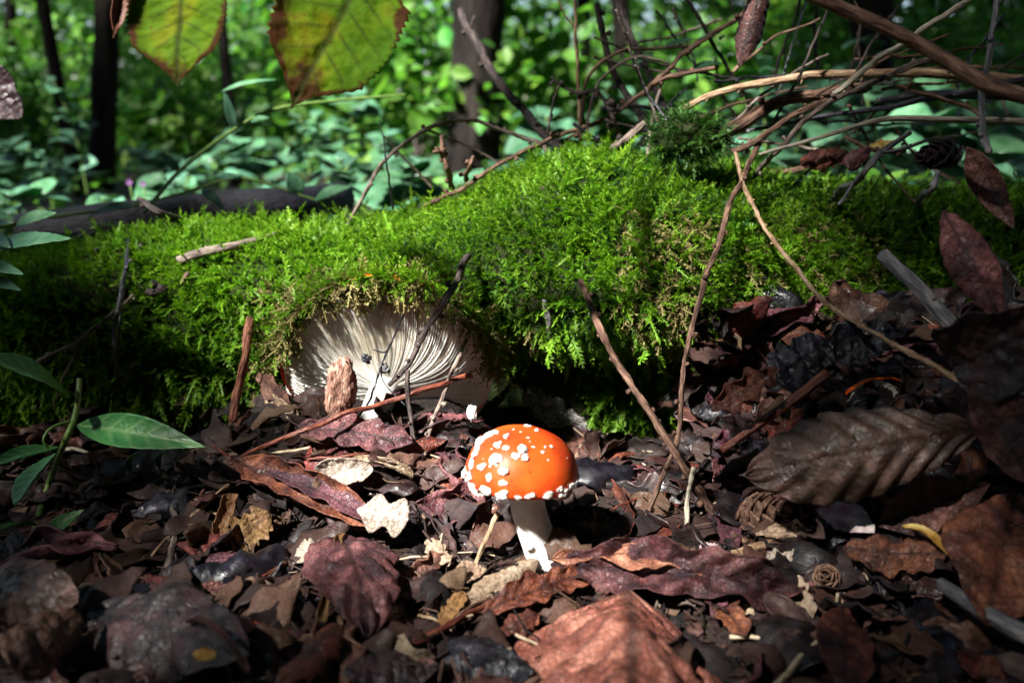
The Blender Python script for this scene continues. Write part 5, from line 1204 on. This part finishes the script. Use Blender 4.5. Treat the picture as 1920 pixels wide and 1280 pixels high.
# smaller broken leaves beneath them: one mass
LA = [leaf_arrays(1, .6, ['torn', 'ovate'][q % 2], 10, 8, arch=[.5, -.4, .9][q % 3], curl=[.8, -1., 1.5, -.5][q % 4], wrinkle=.14, crump=.18, tear=.5, seed=q + 60, thick=.02) for q in range(8)]
Vs = []; Qs = []; Rn = []; off = 0
for k in range(1900):
    px, py = r.uniform(-330, 2250), r.uniform(740, 1360)
    if r.rand() < .25: px, py = r.uniform(1290, 1950), r.uniform(590, 900)
    if r.rand() < .06: px, py = r.uniform(-200, 470), r.uniform(770, 810)
    if px < 1280 and py < 835 and px > 900: continue
    if any(((px - q[0]) / q[2]) ** 2 + ((py - q[1]) / q[3]) ** 2 < 1 for q in ((1015, 1040, 70, 80), (1180, 1215, 215, 105), (690, 1095, 95, 85), (715, 965, 60, 45), (1640, 840, 200, 80))): continue
    p = surf(px, py, r.uniform(.0, .003)); a = r.uniform(0, 6.28); d = Vector((math.cos(a), math.sin(a), r.uniform(-.4, .5)))
    mw = np.array(place(p, p + d, (r.normal() * .5, -.3 + r.normal() * .5, .9))); V, Q, at = LA[r.randint(8)]; s = r.uniform(.012, .036)
    Vs.append((V * s) @ mw[:3, :3].T + mw[:3, 3]); Qs.append(Q + off); off += len(V); Rn.append(np.full(len(V), r.rand()))
obj('broken_leaves', big_mesh('broken_leaves', np.concatenate(Vs), np.concatenate(Qs), True, rnd=np.concatenate(Rn), tip=np.concatenate(Rn) * .3), M['debris'],
    label='bed of small broken dark leaves under the larger litter leaves', cat='leaf litter', kind='stuff')
# crumbs, needles, rootlets: beyond counting
def debris(n, seed, name, label, kind_shape):
    r = np.random.RandomState(seed); Vs = []; Qs = []; R = []; off = 0
    for k in range(n):
        px, py = r.uniform(-330, 2250), r.uniform(765, 1420)
        if r.rand() < .2: px, py = r.uniform(1280, 1950), r.uniform(560, 900)
        p = np.array(surf(px, py, r.uniform(.0, .004)))
        a = r.uniform(0, 6.28); d = np.array([math.cos(a), math.sin(a), r.uniform(-.5, .6)]); d /= np.linalg.norm(d)
        nn = np.cross(d, r.normal(size=3)); nn /= np.linalg.norm(nn) + 1e-9; s2 = np.cross(d, nn)
        if kind_shape == 'flake':
            l = r.uniform(.002, .008); w_ = l * r.uniform(.25, .7)
            V = [p, p + d * l * .5 + s2 * w_ + nn * l * r.uniform(-.3, .3), p + d * l, p + d * l * .55 - s2 * w_ + nn * l * r.uniform(-.3, .3)]
            V += [x - nn * .0003 for x in V]; q = [(0, 1, 2, 3), (7, 6, 5, 4), (0, 4, 5, 1), (1, 5, 6, 2), (2, 6, 7, 3), (3, 7, 4, 0)]
        else:
            l = r.uniform(.006, .022); w_ = r.uniform(.00018, .0005); mid = p + d * l * .5 + nn * l * r.uniform(-.25, .25); V = []
            for c_ in (p, mid, p + d * l): V += [c_ + s2 * w_, c_ + nn * w_, c_ - s2 * w_, c_ - nn * w_]
            q = [(i * 4 + j, i * 4 + (j + 1) % 4, i * 4 + 4 + (j + 1) % 4, i * 4 + 4 + j) for i in range(2) for j in range(4)]
        Vs += V; Qs += [[x + off for x in f] for f in q]; off += len(V); R += [r.rand()] * len(V)
    me = big_mesh(name, np.array(Vs), np.array(Qs), False, rnd=np.array(R), tip=np.array(R) * .3)
    return me
obj('leaf_crumbs', debris(6500, 1, 'leaf_crumbs', '', 'flake'), M['debris'], label='dark crumbled leaf fragments filling the gaps of the litter', cat='leaf litter', kind='stuff')
obj('needles', debris(3400, 2, 'needles', '', 'needle'), M['debris'], label='fine needles and rootlets strewn through the leaf litter', cat='needles', kind='stuff')
obj('straw_bits', debris(320, 3, 'straw_bits', '', 'needle'), M['straw'], label='pale straw fibres strewn through the leaf litter', cat='straw', kind='stuff')
